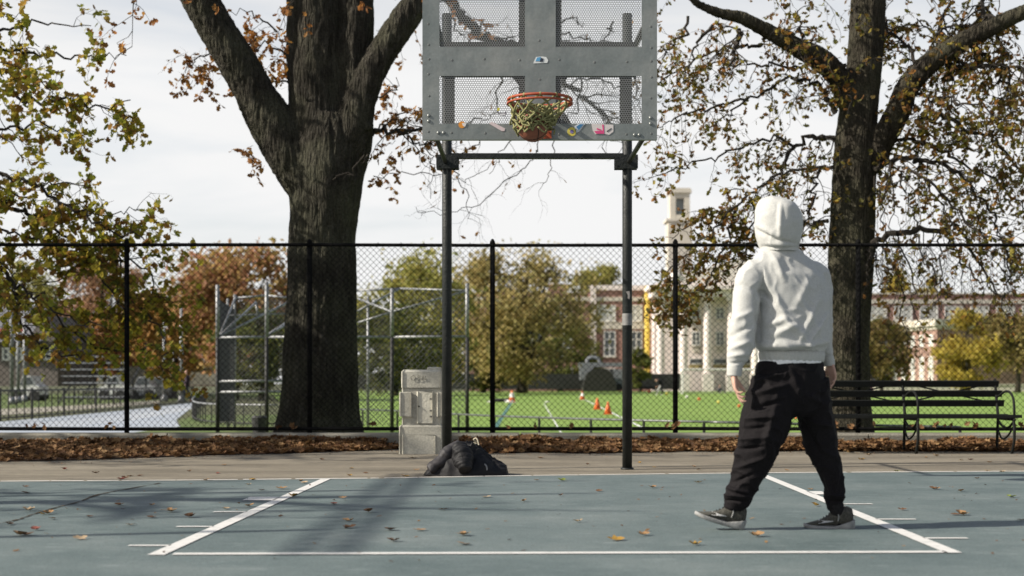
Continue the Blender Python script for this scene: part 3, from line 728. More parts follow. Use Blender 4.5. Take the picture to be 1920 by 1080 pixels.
# ------------------------------------------------------------------ near trees
m_bark = barkmat('furrowed_bark', (0.020, 0.018, 0.014), (0.043, 0.039, 0.031), (0.082, 0.075, 0.060), 12, 0.2, 0.09)
m_bark2 = barkmat('dark_bark', (0.021, 0.018, 0.014), (0.046, 0.040, 0.030), (0.086, 0.076, 0.058), 14, 0.22, 0.06)
m_twig = mat('twig_bark', (0.022, 0.018, 0.014), (0.040, 0.034, 0.027), 8, 0.9)
m_leaf_left = leafmat('maple_leaves', [(0.302, 0.306, 0.038), (0.196, 0.219, 0.035), (0.454, 0.379, 0.042), (0.287, 0.161, 0.042), (0.227, 0.116, 0.038), (0.605, 0.495, 0.064), (0.167, 0.189, 0.038), (0.363, 0.219, 0.047)], .55)
m_leaf_right = leafmat('oak_leaves', [(0.131, 0.122, 0.035), (0.184, 0.091, 0.035), (0.098, 0.105, 0.028), (0.240, 0.112, 0.038), (0.217, 0.193, 0.038), (0.131, 0.073, 0.035), (0.348, 0.153, 0.035), (0.164, 0.162, 0.035), (0.413, 0.304, 0.052)], 0.5)
m_leaf_orange = leafmat('orange_oak_leaves', [(0.253, 0.106, 0.035), (0.356, 0.154, 0.044), (0.164, 0.073, 0.035), (0.446, 0.227, 0.053), (0.194, 0.097, 0.044)], 0.5)
class Crown:
    def __init__(s, seed, lsize, lw=.75): s.m = MB(); s.r = random.Random(seed); s.ls = lsize; s.lw = lw
    def leaf(s, p):
        r = s.r; l = s.ls * r.uniform(.6, 1.3)
        d = Vector((r.uniform(-1, 1), r.uniform(-1, 1), r.uniform(-1.2, .4))); nn = Vector((r.uniform(-1, 1), r.uniform(-1, 1), r.uniform(-.4, 1))).normalized()
        s.m.cur = 0; oak_leaf(s.m, p + d.normalized() * l * .6, d, nn, l, l * s.lw, r.uniform(.05, .4), r)
    def tw(s, path, rad, n=4):
        s.m.cur = 1; s.m.tube(path, rad, n, cap=False)
    def twig(s, p, d, length, r0, level, droop=.22, wig=.35, nl=5, leafy=1.0):
        r = s.r; k = 6; path = [p.copy()]; d = d.normalized()
        for i in range(k):
            d = (d + Vector((r.gauss(0, wig), r.gauss(0, wig), r.gauss(0, wig) - droop))).normalized()
            path.append(path[-1] + d * length / k)
        s.tw(path, [r0 * (1 - .75 * i / k) for i in range(k + 1)], 3 if r0 < .007 else 5)
        if level > 0:
            for i in range(2, k + 1):
                if r.random() < .85:
                    dd = (path[i] - path[i - 1]).normalized() + Vector((r.gauss(0, .7), r.gauss(0, .7), r.gauss(0, .6)))
                    s.twig(path[i], dd, length * r.uniform(.4, .7), r0 * .5, level - 1, droop, wig, nl, leafy)
        else:
            for q in range(nl):
                if r.random() < leafy:
                    t = r.uniform(.25, 1) * k; i = min(k - 1, int(t)); s.leaf(path[i].lerp(path[i + 1], t - i))
    def branch(s, pts, Z, r0, r1, dens=6, tl=.6, lev=1, droop=.2, leafy=1., dz=.5, nl=5, side=None, wob=.03, start=0.0):
        """pts: (px,py[,dZ]); radii in photo pixels"""
        r = s.r; sc_ = Z / F; z0 = r.uniform(-dz, dz); z1 = r.uniform(-dz, dz)
        P = []
        for i, p in enumerate(pts):
            t = i / max(1, len(pts) - 1); zz = (p[2] if len(p) > 2 else (z0 * min(1, t * 3) + (z1 - z0) * t if False else z1 * t))
            P.append(W(p[0], p[1], Z + zz))
        P = catmull(P, 5); k = len(P)
        P = [P[0]] + [p + Vector((r.gauss(0, wob), r.gauss(0, wob), r.gauss(0, wob))) for p in P[1:]]
        s.tw(P, [(r0 + (r1 - r0) * i / (k - 1)) * sc_ for i in range(k)], 8 if r0 > 6 else 6)
        ln = sum((P[i + 1] - P[i]).length for i in range(k - 1))
        for q in range(int(dens * ln) + (1 if dens else 0)):
            t = (start + (1 - start) * r.random()) * (k - 1); i = min(k - 2, int(t)); p = P[i].lerp(P[i + 1], t - i); d = (P[i + 1] - P[i]).normalized()
            dd = d * .5 + Vector((r.gauss(0, .7), r.gauss(0, .7), r.gauss(0, .6)))
            s.twig(p, dd, tl * r.uniform(.6, 1.4), (r1 + (r0 - r1) * (1 - t / (k - 1)) * .25) * sc_ * .6 + .0015, lev, droop, .3, nl, leafy)
        return P
def bark_disp(amp, f=1.0):
    def fn(co, no):
        d = np.zeros(len(co))
        for i, c in enumerate(co):
            v = Vector((c[0] * 13 * f, c[1] * 13 * f, c[2] * 2.0 * f)); a = noise.noise(v)
            b = noise.noise(Vector((c[0] * 31 * f, c[1] * 31 * f, c[2] * 6 * f)))
            d[i] = amp * ((1 - abs(a) * 2.6) * .75 + b * .5) + amp * 1.6 * noise.noise(Vector(c) * 1.3)
        return d
    return fn

# --- the big three-stemmed tree behind the fence
ZL_ = 20.6; SL = ZL_ / F
def TL(px, py, dy=0.0): p = W(px, py, ZL_); p.y += dy; return p
tl = empty('oak_tree', (TL(599, 0).x, ZL_, GZ), 'huge dark oak trunk splitting into thick stems left of the basketball hoop', 'tree')
mb = MB()
def tpx(pts, n=26): mb.tube(catmull([TL(a, b, (d[0] if d else 0)) for a, b, r_, *d in pts], 5), [q * SL for q in lerps([p[2] for p in pts], (len(pts) - 1) * 5 + 1)], n)
tpx([(596, 860, 100), (597, 815, 84), (598, 780, 75), (600, 720, 70), (602, 620, 66), (604, 520, 63), (605, 440, 62), (609, 380, 66), (613, 320, 69), (617, 270, 66), (616, 220, 56)], 32)
tpx([(606, 330, 52), (598, 250, 52), (594, 150, 52), (590, 60, 52), (587, -60, 48), (580, -300, 40), (560, -560, 22)])
tpx([(632, 330, 48), (652, 250, 46), (660, 150, 40), (664, 60, 36), (668, -60, 33), (690, -300, 26), (720, -520, 14)])
tpx([(590, 355, 48), (549, 292, 46, -.05), (510, 228, 42, -.1), (476, 170, 36, -.15), (447, 120, 35, -.2), (398, 33, 34, -.3), (338, -80, 31, -.5), (230, -300, 24, -.8), (120, -520, 12, -1)])
tpx([(648, 310, 38), (662, 250, 36, -.15), (676, 200, 32, -.2), (698, 150, 27, -.25), (724, 100, 25, -.25), (767, 33, 23, -.2), (850, -90, 20, 0), (980, -260, 14, .3), (1080, -420, 7, .6)])
tpx([(668, 258, 20, -.2), (684, 246, 11, -.3), (700, 245, 5, -.3)], 12)
for an in (0.3, 1.4, 2.6, 3.5, 4.5, 5.6):     # root flare
    c = TL(597, 800); d = Vector((math.cos(an), math.sin(an), 0))
    mb.tube([c + Vector((0, 0, .6)) + d * .40, c + d * .47 + Vector((0, 0, .0)), c + d * .62 + Vector((0, 0, -.25))], [.10, .13, .05], 10)
me = fuse(mb, .022, 6); displace(me, bark_disp(.020)); put(me, 'trunk', m_bark, tl)
cr = Crown(11, .105)
br = cr.branch
br([(690, 246), (720, 248), (760, 243), (800, 241), (850, 236), (900, 225)], ZL_, 5, 1.5, 5, .55, 1, .1, .35, .5)
br([(745, 246), (775, 262), (800, 268), (830, 275), (850, 292)], ZL_, 2, .8, 4, .4, 1, .2, .2, .4)
br([(800, 268), (806, 300), (812, 325), (800, 370)], ZL_, 1.2, .5, 3, .4, 0, .3, .1, .4)
br([(690, 290), (655, 318), (618, 338)], ZL_ - .75, 2.2, .8, 2, .2, 0, .1, .0, .1)
for a in ([(700, 330), (760, 325), (830, 330), (880, 338), (930, 300)], [(1010, 262), (1000, 300), (960, 330), (900, 380), (840, 395), (770, 390)], [(1040, 262), (1030, 310), (1020, 350)], [(900, 262), (870, 290), (850, 320)], [(960, 262), (935, 295), (920, 330)], [(850, 320), (870, 355), (880, 410)]):
    br(a, ZL_ + 2, 1.1, .5, 2.5, .45, 1, .15, .06, .8, 3)
# limb and twigs seen through the perforated board
br([(800, -60), (850, 10), (880, 45), (905, 66), (940, 84), (985, 100), (1040, 128), (1075, 165), (1110, 195), (1140, 235)], ZL_ + .8, 11, 2.5, 4, .7, 1, .05, .06, .5, 3)
for a in ([(850, 35), (862, 62), (880, 66)], [(905, 40), (880, 75), (855, 85)], [(960, 70), (920, 85), (990, 60)], [(1040, 40), (1075, 35), (1095, 45)], [(1045, 60), (1090, 72), (1125, 80), (1190, 88)], [(1150, 40), (1140, 60), (1130, 82), (1165, 95)], [(940, 145), (935, 170), (925, 215), (900, 230)], [(1190, 143), (1197, 185), (1203, 225)], [(1100, 150), (1150, 160), (1200, 190)], [(1085, 180), (1070, 220), (1040, 235)]):
    br(a, ZL_ + 1, 2, .7, 4, .45, 1, .1, .05, .6, 3)
# sparse rust-coloured sprays
cr2 = Crown(12, .10)
def spray(c, n_, spread, Z, leafy=1.):
    for q in range(max(2, int(n_ * .6))):
        p = W(c[0] + cr2.r.gauss(0, spread[0]) * .5, c[1] + cr2.r.gauss(0, spread[1]) * .5, Z + cr2.r.uniform(-.6, .6))
        cr2.twig(p, Vector((cr2.r.uniform(-1, 1), cr2.r.uniform(-.5, .5), cr2.r.uniform(-.7, .5))), cr2.r.uniform(.25, .5), .004, 0, .2, .4, 10, leafy)
for c, n_, sp in (((395, 95), 15, (40, 26)), ((372, 145), 9, (32, 24)), ((360, 120), 5, (26, 28)), ((505, 70), 20, (44, 42)), ((462, 60), 7, (30, 30)), ((490, 150), 14, (48, 50)), ((520, 180), 6, (24, 26)), ((472, 285), 6, (22, 20)), ((475, 305), 3, (14, 10)), ((715, 75), 7, (18, 30)), ((730, 165), 8, (16, 36)), ((740, 220), 10, (36, 30)), ((770, 225), 6, (20, 20)), ((720, 290), 7, (26, 38)), ((705, 330), 3, (14, 20))): spray(c, n_, sp, ZL_ + .9)
for a in ([(545, 110), (500, 85), (450, 85), (400, 90)], [(548, 160), (500, 150), (470, 140), (430, 160)], [(450, 110), (410, 100), (370, 110), (345, 140)], [(690, 190), (730, 170), (750, 150)], [(700, 250), (740, 220), (790, 210)], [(520, 60), (480, 30), (430, 20)]):
    cr2.branch(a, ZL_ + .9, 2.2, .7, 3, .4, 1, .1, .2, .3)
for i in range(70):                            # upper crown above the picture
    p = W(cr2.r.uniform(150, 1000), cr2.r.uniform(-600, -60), ZL_ + cr2.r.uniform(-3, 3)); cr2.twig(p, rvec(), 1.2, .012, 1, .1, .3, 7)
cr.m.build('branchwork', [m_leaf_orange, m_twig], tl); cr2.m.build('crown', [m_leaf_orange, m_twig], tl)

# --- the leafy tree behind the bench on the right
ZR = 21.0; SR = ZR / F
def TR(px, py, dy=0.0): p = W(px, py, ZR); p.y += dy; return p
tr = empty('pin_oak', (TR(1592, 0).x, ZR, GZ), 'dark oak with drooping twigs and thin brown green leaves behind the park bench', 'tree')
mb = MB()
def tpr(pts, n=22): mb.tube(catmull([TR(a, b, (d[0] if d else 0)) for a, b, r_, *d in pts], 5), [q * SR for q in lerps([p[2] for p in pts], (len(pts) - 1) * 5 + 1)], n)
tpr([(1590, 850, 62), (1591, 810, 47), (1591, 760, 41), (1590, 680, 39.5), (1590, 600, 39), (1593, 520, 41), (1596, 450, 42), (1600, 380, 40), (1603, 320, 39.5), (1607, 230, 36), (1614, 170, 33), (1621, 110, 32), (1627, 33, 32), (1632, -60, 30), (1640, -300, 22), (1650, -560, 10)])
tpr([(1592, 190, 26), (1572, 154, 22, -.1), (1537, 120, 21, -.2), (1487, 98, 17, -.3), (1428, 70, 14, -.4), (1378, 49, 11, -.5), (1337, 44, 8, -.6), (1290, 26, 5.5, -.7), (1250, -10, 4, -.8)])
tpr([(1625, 310, 28), (1648, 268, 24, -.15), (1672, 222, 22, -.3), (1687, 176, 20, -.4), (1720, 136, 20, -.5), (1765, 106, 18, -.6), (1815, 80, 16, -.7), (1870, 55, 14, -.8), (1950, 20, 12, -.9), (2060, -60, 8, -1)])
me = fuse(mb, .02, 5); displace(me, bark_disp(.013)); put(me, 'trunk', m_bark2, tr)
cr = Crown(21, .088); br = cr.branch
LB = [([(1566, 213), (1553, 188), (1528, 159), (1495, 147), (1453, 161), (1399, 188), (1357, 213), (1320, 250)], 5, 1),
      ([(1587, 122), (1540, 132), (1512, 128), (1453, 124), (1403, 122), (1337, 124), (1295, 140)], 4, 1),
      ([(1428, 84), (1390, 88), (1357, 92), (1303, 113), (1265, 135), (1238, 155)], 3.5, .8),
      ([(1337, 47), (1310, 80), (1290, 120), (1285, 160)], 3.5, .8), ([(1385, 55), (1378, 85), (1372, 118)], 5, 2.5),
      ([(1290, 30), (1270, 75), (1245, 100), (1235, 130)], 3, .8), ([(1430, 75), (1465, 55), (1510, 70), (1545, 110)], 3.5, 1.2), ([(1500, 100), (1505, 60), (1495, 20)], 4, 1.5),
      ([(1566, 259), (1528, 257), (1495, 272), (1470, 305), (1445, 338), (1407, 363), (1370, 395)], 5, 1.5),
      ([(1562, 313), (1512, 315), (1470, 322), (1430, 345)], 4, 1), ([(1553, 415), (1507, 422), (1480, 430)], 4, 1.2), ([(1541, 313), (1528, 347), (1512, 405), (1505, 450)], 3, 1),
      ([(1495, 272), (1440, 262), (1380, 280), (1330, 300), (1280, 310), (1235, 330)], 3, .8), ([(1399, 188), (1340, 200), (1290, 215), (1245, 235), (1215, 260)], 2.6, .7)]
for a, r0, r1 in LB: br(a, ZR - .3, r0, r1, 7, .5, 1, .20, .9, .9, 3)
RB = [([(1641, 317), (1678, 301), (1720, 297), (1762, 309), (1803, 330), (1837, 363), (1862, 405), (1878, 447), (1885, 490)], 6, 1),
      ([(1699, 313), (1741, 347), (1795, 397), (1840, 440), (1880, 455)], 3, 1),
      ([(1716, 228), (1770, 222), (1820, 245), (1870, 267), (1903, 305), (1940, 350)], 5, 1.5), ([(1650, 275), (1687, 261), (1740, 270), (1790, 300), (1850, 330), (1910, 380), (1940, 440)], 4, 1.2),
      ([(1765, 106), (1800, 130), (1850, 120), (1900, 125), (1960, 140)], 6, 2), ([(1815, 80), (1850, 110), (1890, 160), (1930, 200)], 5, 1.5), ([(1720, 136), (1700, 90), (1670, 60), (1655, 20)], 4, 1.5), ([(1765, 100), (1760, 60), (1780, 10)], 6, 3), ([(1870, 55), (1850, 20), (1830, -30)], 6, 3),
      ([(1690, 176), (1740, 180), (1790, 190), (1840, 200), (1890, 230)], 3.5, 1)]
for a, r0, r1 in RB: br(a, ZR - .3, r0, r1, 15 if a[-1][1] < 235 else 10, .55, 1, .18, .95, 1.1, 5 if a[-1][1] < 235 else 4)
for a, r0, r1 in (([(1625, 475), (1641, 455), (1670, 440), (1712, 428), (1757, 432), (1778, 422), (1795, 430), (1816, 463), (1852, 525), (1880, 560), (1890, 600)], 7, 1), ([(1771, 440), (1802, 494), (1841, 525), (1880, 562)], 2.5, 1)): br(a, ZR - .4, r0, r1, 5, .55, 1, .35, .35, .6, 3)
for a in ([(1660, 450), (1669, 490), (1689, 557), (1697, 615), (1743, 646)], [(1685, 445), (1708, 518), (1715, 575), (1735, 630)], [(1712, 430), (1730, 480), (1760, 540), (1770, 590)], [(1763, 432), (1763, 471), (1764, 541), (1775, 600)], [(1883, 450), (1888, 500), (1891, 541), (1880, 570)], [(1885, 470), (1905, 500), (1935, 540)], [(1640, 330), (1650, 380), (1660, 440), (1655, 480)], [(1690, 320), (1705, 380), (1730, 440), (1755, 500)], [(1741, 347), (1765, 390), (1800, 430), (1850, 452)], [(1803, 330), (1825, 400), (1860, 470), (1900, 530)], [(1670, 305), (1668, 360), (1675, 420)]):
    br(a, ZR - .5, 1.8, .7, 6, .45, 1, .5, .42, .8, 3)
for a in ([(1407, 363), (1370, 400), (1330, 440), (1290, 470), (1255, 505), (1238, 535)], [(1370, 400), (1330, 400), (1290, 420), (1262, 440)], [(1380, 395), (1365, 450), (1340, 500), (1310, 545), (1285, 580)], [(1420, 370), (1410, 430), (1390, 490), (1370, 545)], [(1340, 450), (1300, 510), (1270, 560), (1255, 585)]):
    br(a, ZR - 1.2, 2.2, .8, 9, .34, 1, .12, 1., .5, 4)
for i in range(120):
    p = W(cr.r.uniform(1150, 2400), cr.r.uniform(-420, 10), ZR + cr.r.uniform(-2.5, 2.5)); cr.twig(p, rvec(), .8, .008, 1, .15, .3, 6)
cr.m.build('crown', [m_leaf_right, m_twig], tr)

# --- maple reaching in from the left edge
ZM = 19.7
mt = empty('maple_tree', (-9.6, ZM, GZ), 'maple whose leafy green brown boughs reach in at the left edge over the fence', 'tree')
mb = MB(); SM = ZM / F
def TM(px, py, dy=0): p = W(px, py, ZM); p.y += dy; return p
mb.tube(catmull([TM(-405, 860), TM(-405, 780), TM(-400, 600), TM(-395, 400), TM(-390, 200), TM(-380, -100), TM(-370, -500)], 5), [q * SM for q in lerps([75, 50, 44, 40, 36, 28, 8], 31)], 20)
for pts, r0 in (([(-395, 420), (-250, 330), (-120, 300), (-30, 312)], 20), ([(-395, 520), (-250, 440), (-120, 390), (-20, 372)], 18), ([(-390, 260), (-250, 150), (-100, 95), (0, 88)], 15), ([(-395, 480), (-250, 470), (-120, 470), (-20, 490)], 13), ([(-390, 340), (-200, 230), (-80, 180), (-10, 165)], 12)):
    P = catmull([TM(a, b) for a, b in pts], 5); mb.tube(P, [q * SM for q in lerps([r0, 4.5], len(P))], 10)
me = fuse(mb, .03, 4); displace(me, bark_disp(.012)); put(me, 'trunk', m_bark2, mt)
cr = Crown(31, .105, .95); br = cr.branch
kw = dict(leafy=1., dz=.7)
for a, r0, r1, de in (([(-30, 312), (0, 322), (62, 350), (125, 384), (190, 425), (250, 445), (300, 458)], 4.5, 1, 9), ([(-20, 372), (37, 392), (62, 405), (145, 463), (210, 545), (245, 600)], 4.5, 1, 10), ([(-20, 490), (0, 502), (27, 533), (78, 564), (128, 596), (190, 610)], 4.5, 1, 7), ([(15, 520), (23, 545), (43, 603), (70, 646), (109, 670), (160, 666)], 3.5, 1, 4),
                      ([(-20, 88), (20, 92), (75, 103), (133, 105), (180, 107), (240, 104)], 3.5, .9, 3.5), ([(-10, 165), (60, 190), (140, 190), (200, 200), (238, 188)], 3.5, 1, 9), ([(-20, 240), (30, 240), (90, 235), (150, 250)], 3, 1, 8), ([(-20, 60), (40, 50), (100, 45), (170, 50)], 3, .8, 2.2), ([(120, 384), (160, 400), (210, 400), (262, 392)], 2, .8, 7), ([(180, 425), (230, 470), (280, 520), (300, 560), (320, 600)], 2.2, .8, 8), ([(60, 350), (100, 340), (150, 345), (190, 370)], 2, .8, 6), ([(130, 470), (180, 480), (230, 490), (290, 480)], 2, .8, 7),
                      ([(-20, 130), (20, 135), (60, 150), (100, 165)], 2.5, .8, 7), ([(100, 590), (160, 640), (220, 660), (280, 650), (330, 690)], 2, .8, 6), ([(-20, 430), (40, 440), (100, 455)], 3, 1, 6), ([(-20, 340), (40, 370), (90, 400), (140, 420)], 2.5, .8, 8), ([(200, 440), (230, 500), (220, 570), (250, 640)], 2, .8, 8), ([(-10, 560), (40, 570), (90, 600)], 2, .8, 5), ([(170, 500), (120, 520), (60, 530)], 1.8, .7, 6), ([(240, 560), (290, 600), (310, 650), (300, 690)], 1.8, .7, 7)):
    br(a, ZM, r0, r1, de * .95, .40, 1, .12, nl=4, **kw)
for i in range(150):
    p = W(cr.r.uniform(-1000, -20), cr.r.uniform(-500, 520), ZM + cr.r.uniform(-3, 2.5)); cr.twig(p, rvec(), .9, .01, 1, .1, .3, 7)
cr.m.build('crown', [m_leaf_left, m_twig], mt)
# ------------------------------------------------------------------ sports ground
def GF(px, py): return G(px, py, GZ)
m_turf = mat('artificial_turf', (0.155, 0.255, 0.042), (0.195, 0.300, 0.055), 0.35, 0.85, 0.3, 30, c3=(0.235, 0.340, 0.070), fine=0.25)
def poly_sheet(name, pts, m, z): return sheet(name, pts, m, z)
FARY = 186
poly_sheet('turf_field', [(-3.2, 18.5), (60, 18.5), (160, FARY), (GF(610, 740).x - 14, FARY), (-9.0, 60), (-6.2, 40)], m_turf, GZ + .004)
m_white = mat('field_line_white', (0.62, 0.62, 0.60), (0.72, 0.72, 0.70), 3, .9)
m_blue = mat('field_line_teal', (0.05, 0.13, 0.12), (0.07, 0.17, 0.15), 3, .9)
mb = MB()
def fline(a, b, wd, z=GZ + .008):
    a = Vector((a[0], a[1])); b = Vector((b[0], b[1])); d = (b - a).normalized(); q = Vector((-d.y, d.x)) * wd / 2
    mb.add([(a.x - q.x, a.y - q.y, z), (b.x - q.x, b.y - q.y, z), (b.x + q.x, b.y + q.y, z), (a.x + q.x, a.y + q.y, z)], [(0, 1, 2, 3)])
a, b = GF(1085, 744), GF(1212, 806); fline(a, b, .07)
a, b = GF(1020, 757), GF(1052, 812); fline(a, b, .035)
fline((-30, 150), (150, 150), .8)
tag(mb.build('field_markings', m_white), kind='structure')
mb = MB(); a, b = GF(962, 750), GF(926, 806); fline(a, b, .12); tag(mb.build('teal_field_marking', m_blue), kind='structure')
m_track = mat('running_track_rubber', (0.30, 0.335, 0.39), (0.36, 0.395, 0.44), 0.8, 0.7, c3=(0.42, 0.45, 0.49), fine=.15)
poly_sheet('running_track', [(-30, 19), (-3.3, 19), (GF(335, 797).x, GF(335, 797).y), (GF(330, 787).x, GF(330, 787).y), (GF(352, 770).x, GF(352, 770).y), (GF(372, 757).x, GF(372, 757).y), (GF(361, 755).x, GF(361, 755).y), (GF(240, 769).x, GF(240, 769).y), (GF(100, 782).x, GF(100, 782).y), (GF(0, 791).x, GF(0, 791).y), (-30, 36)], m_track, GZ + .004)
mb = MB()
for o_ in (0, 1.2, 2.4, 3.6):
    P = [GF(-60, 800 + o_ * 3), GF(100, 789 + o_ * 3.3), GF(240, 775 + o_ * 3.6), GF(360, 759 + o_ * 2.2)]
    for i in range(3): fline(P[i], P[i + 1], .07)
mb.v = [(x, y, z) for x, y, z in mb.v]; tag(mb.build('track_lane_lines', m_white), kind='structure')
m_grass = mat('park_grass', (0.055, 0.095, 0.022), (0.10, 0.145, 0.035), 1.5, 0.95, c3=(0.15, 0.15, 0.06), fine=.3)
poly_sheet('grass_verge', [(GF(338, 800).x, 19), (GF(338, 800).x, GF(0, 800).y), (GF(335, 788).x, GF(0, 788).y), (GF(370, 778).x, GF(0, 778).y), (GF(520, 778).x, GF(0, 778).y), (-3.2, 19)], m_grass, GZ + .006)
poly_sheet('park_lawn', [(-120, 60), (GF(0, 772).x, GF(0, 772).y), (GF(60, 768).x, GF(60, 768).y), (GF(260, 757).x, GF(260, 757).y), (GF(360, 748).x, GF(360, 748).y), (-14, 140), (-120, 140)], m_grass, GZ + .006)
poly_sheet('park_path', [(GF(-40, 782).x, GF(0, 782).y), (GF(60, 775).x, GF(60, 775).y), (GF(300, 757).x, GF(300, 757).y), (GF(300, 751).x, GF(300, 751).y), (GF(100, 763).x, GF(100, 763).y), (GF(-60, 770).x, GF(-60, 770).y)], mat('park_path_paving', (.22, .20, .16), (.3, .28, .23), 1, .9), GZ + .010)
m_galv = mat('galvanised_pipe', (0.19, 0.195, 0.20), (0.28, 0.285, 0.29), 8, 0.5, metal=.4)
m_dk = mat('dark_metal', (0.02, 0.02, 0.02), (0.035, 0.035, 0.034), 6, 0.6)
def fence_run(name, label, pts, hgt, step, m, rail=.03, bar=.02, cat='fence', bars=True, cap=None, post=None):
    root = empty(name, pts[0], label, cat); P = [Vector(p) for p in pts]
    mb = MB(); mb.tube([p + Vector((0, 0, hgt)) for p in P], rail, 6); mb.build('top_rail', cap or m, root, smooth=True)
    mb = MB(); mb.tube([p + Vector((0, 0, .08)) for p in P], rail * .8, 6); mb.build('bottom_rail', m, root, smooth=True)
    for i in range(len(P) - 1):
        l = (P[i + 1] - P[i]).length; k = max(1, int(l / step))
        for j in range(k):
            p = P[i].lerp(P[i + 1], j / k); mb = MB(); mb.tube([p, p + Vector((0, 0, hgt))], bar, 5, cap=False); mb.build('picket', m, root)
    if post:
        for p in P:
            mb = MB(); mb.tube([p, p + Vector((0, 0, hgt + .06))], post, 8); mb.build('post', m, root)
    return root
fence_run('picket_fence', 'low black picket fence along the far side of the pale running track', [GF(-80, 797), GF(0, 790), GF(60, 785), GF(120, 780), GF(180, 774.5), GF(240, 769), GF(300, 762.5), GF(362, 755.5)], .80, .62, m_dk, .028, .018, post=.035)
# curved low fence before the backstop
cp = [GF(560, 752), GF(470, 753), GF(400, 757), GF(370, 766), GF(361, 778), GF(364, 788), GF(385, 795), GF(430, 799), GF(520, 801)]
fence_run('curved_fence', 'low curved grey metal fence wrapping the corner before the ball cage', catmull(cp, 3), .50, .5, m_dk, .022, .015, cap=m_galv)
# long low rail
m_rail = mat('dull_pipe_rail', (.14, .145, .14), (.24, .245, .24), 5, .35, metal=.6)
root = empty('low_rail_fence', GF(900, 802), 'low pipe rail fence with short posts along the edge of the green turf', 'fence')
def RLp(px, py): Y = (CAMH - .19) * F / (py - HY); return Vector(((px - 960) / F * Y, Y, .19))
RP = [RLp(600, 764), RLp(680, 768), RLp(745, 770.5), RLp(860, 777), RLp(927, 780), RLp(1011, 783), RLp(1108, 786), RLp(1207, 788.5), RLp(1320, 791), RLp(1430, 793.5), RLp(1600, 797), RLp(1800, 801)]
mb = MB(); mb.tube(RP, .019, 8); mb.build('rail', m_rail, root, smooth=True)
for p in RP:
    mb = MB(); mb.tube([Vector((p.x, p.y, GZ - .05)), p + Vector((0, 0, .01))], .022, 7); mb.build('post', m_dk, root)

# ------------------------------------------------------------------ backstop cage
CZ = 30.0
cage = empty('backstop_cage', (W(640, 0, CZ).x, CZ, GZ), 'galvanised pipe baseball backstop cage with angled hood behind the big trunk', 'backstop')
def C(px, py, dy=0.0): return W(px, py, CZ + dy)
def gpx(px): return Vector((W(px, 0, CZ).x, CZ, GZ))
for px, tp in ((408, 534), (500, 529), (735, 541), (876, 531)):
    mb = MB(); a = C(px, tp); m1 = C(px - 1, 632); mb.tube([(a.x, CZ, GZ), (a.x, CZ, m1.z)], .040, 10); mb.build('post', m_dk, cage, smooth=True)
    mb = MB(); mb.tube([(a.x, CZ, m1.z), (a.x, CZ, a.z)], .040, 10); mb.build('upper_post', m_galv, cage, smooth=True)
for px, tp in ((427, 560), (440, 552), (690, 556)):
    mb = MB(); p = C(px, tp, 3); mb.tube([(p.x, p.y, GZ), p], .03, 8); mb.build('rear_post', m_galv, cage, smooth=True)
mb = MB()
for seg in (((408, 633), (500, 632)), ((500, 632), (735, 632)), ((735, 632), (876, 631)), ((408, 715), (530, 714)), ((408, 735), (530, 735))): mb.tube([C(*seg[0]), C(*seg[1])], .028, 7)
mb.build('rail', m_galv, cage, smooth=True)
mb = MB()
for s in (((412, 630, 0), (442, 556, 3)), ((412, 630, 0), (480, 567, 2)), ((412, 630, 0), (545, 565, 3)), ((500, 629, 0), (560, 590, 3)), ((500, 629, 0), (545, 605, 1)), ((480, 567, 2), (484, 594, 2)), ((428, 592, 2), (545, 588, 3)), ((440, 559, 3), (500, 554, 3)), ((500, 554, 3), (560, 560, 3)),
          ((672, 545, 3), (750, 541, 3)), ((750, 541, 3), (876, 545, 2)), ((672, 605, 1), (735, 585, 1)), ((735, 585, 1), (876, 545, 2)), ((672, 583, 2), (750, 541, 3)), ((672, 560, 3), (735, 585, 1)), ((560, 560, 3), (672, 545, 3)), ((560, 590, 3), (672, 583, 2))):
    mb.tube([C(*s[0]), C(*s[1])], .026, 6)
mb.build('hood_truss', m_galv, cage, smooth=True)
m_wire = mat('grey_chain_link', (0.07, 0.07, 0.068), None, rough=.6)
def link_panel(name, x0, x1, y0, y1, dy0, dy1, pitch, m, par):
    """woven mesh stretched between four corners"""
    a, b = C(x0, y1, dy0), C(x1, y1, dy1); h = C(x0, y0, dy0).z - a.z; l = (b - a).length; u = (b - a).normalized(); mb = MB()
    k = int((l + h) / pitch)
    for i in range(k):
        s = -h + i * pitch
        for sg in (0, 1):
            t0 = max(0, -s / h); t1 = min(1, (l - s) / h)
            if t1 - t0 < .03: continue
            q0, q1 = s + h * t0, s + h * t1
            if sg: q0, q1 = l - q0, l - q1
            mb.tube([a + u * q0 + Vector((0, 0, h * t0)), a + u * q1 + Vector((0, 0, h * t1))], .0060, 3, cap=False)
    mb.build(name, m, par)
link_panel('mesh_panel', 408, 500, 634, 797, .02, .02, .085, m_wire, cage); link_panel('mesh_panel', 500, 735, 634, 797, .02, .02, .085, m_wire, cage); link_panel('mesh_panel', 735, 876, 545, 797, .02, .02, .12, m_wire, cage)
link_panel('mesh_panel', 408, 440, 560, 790, 0.05, 3.0, .055, m_wire, cage); link_panel('mesh_panel', 440, 735, 560, 632, 3, 3, .085, m_wire, cage)
mb = MB(); mb.tube([(W(486, 0, 29).x, 29, GZ), (W(486, 0, 29).x, 29, GZ + .32)], [.12, .15], 14); mb.tube([(W(486, 0, 29).x, 29, GZ + .32), (W(486, 0, 29).x, 29, GZ + .36)], [.16, .13], 14)
tag(mb.build('litter_bin', m_dk, None, (W(486, 0, 29).x, 29, GZ)), 'small dark litter bin in front of the ball cage beside the big trunk', 'bin')

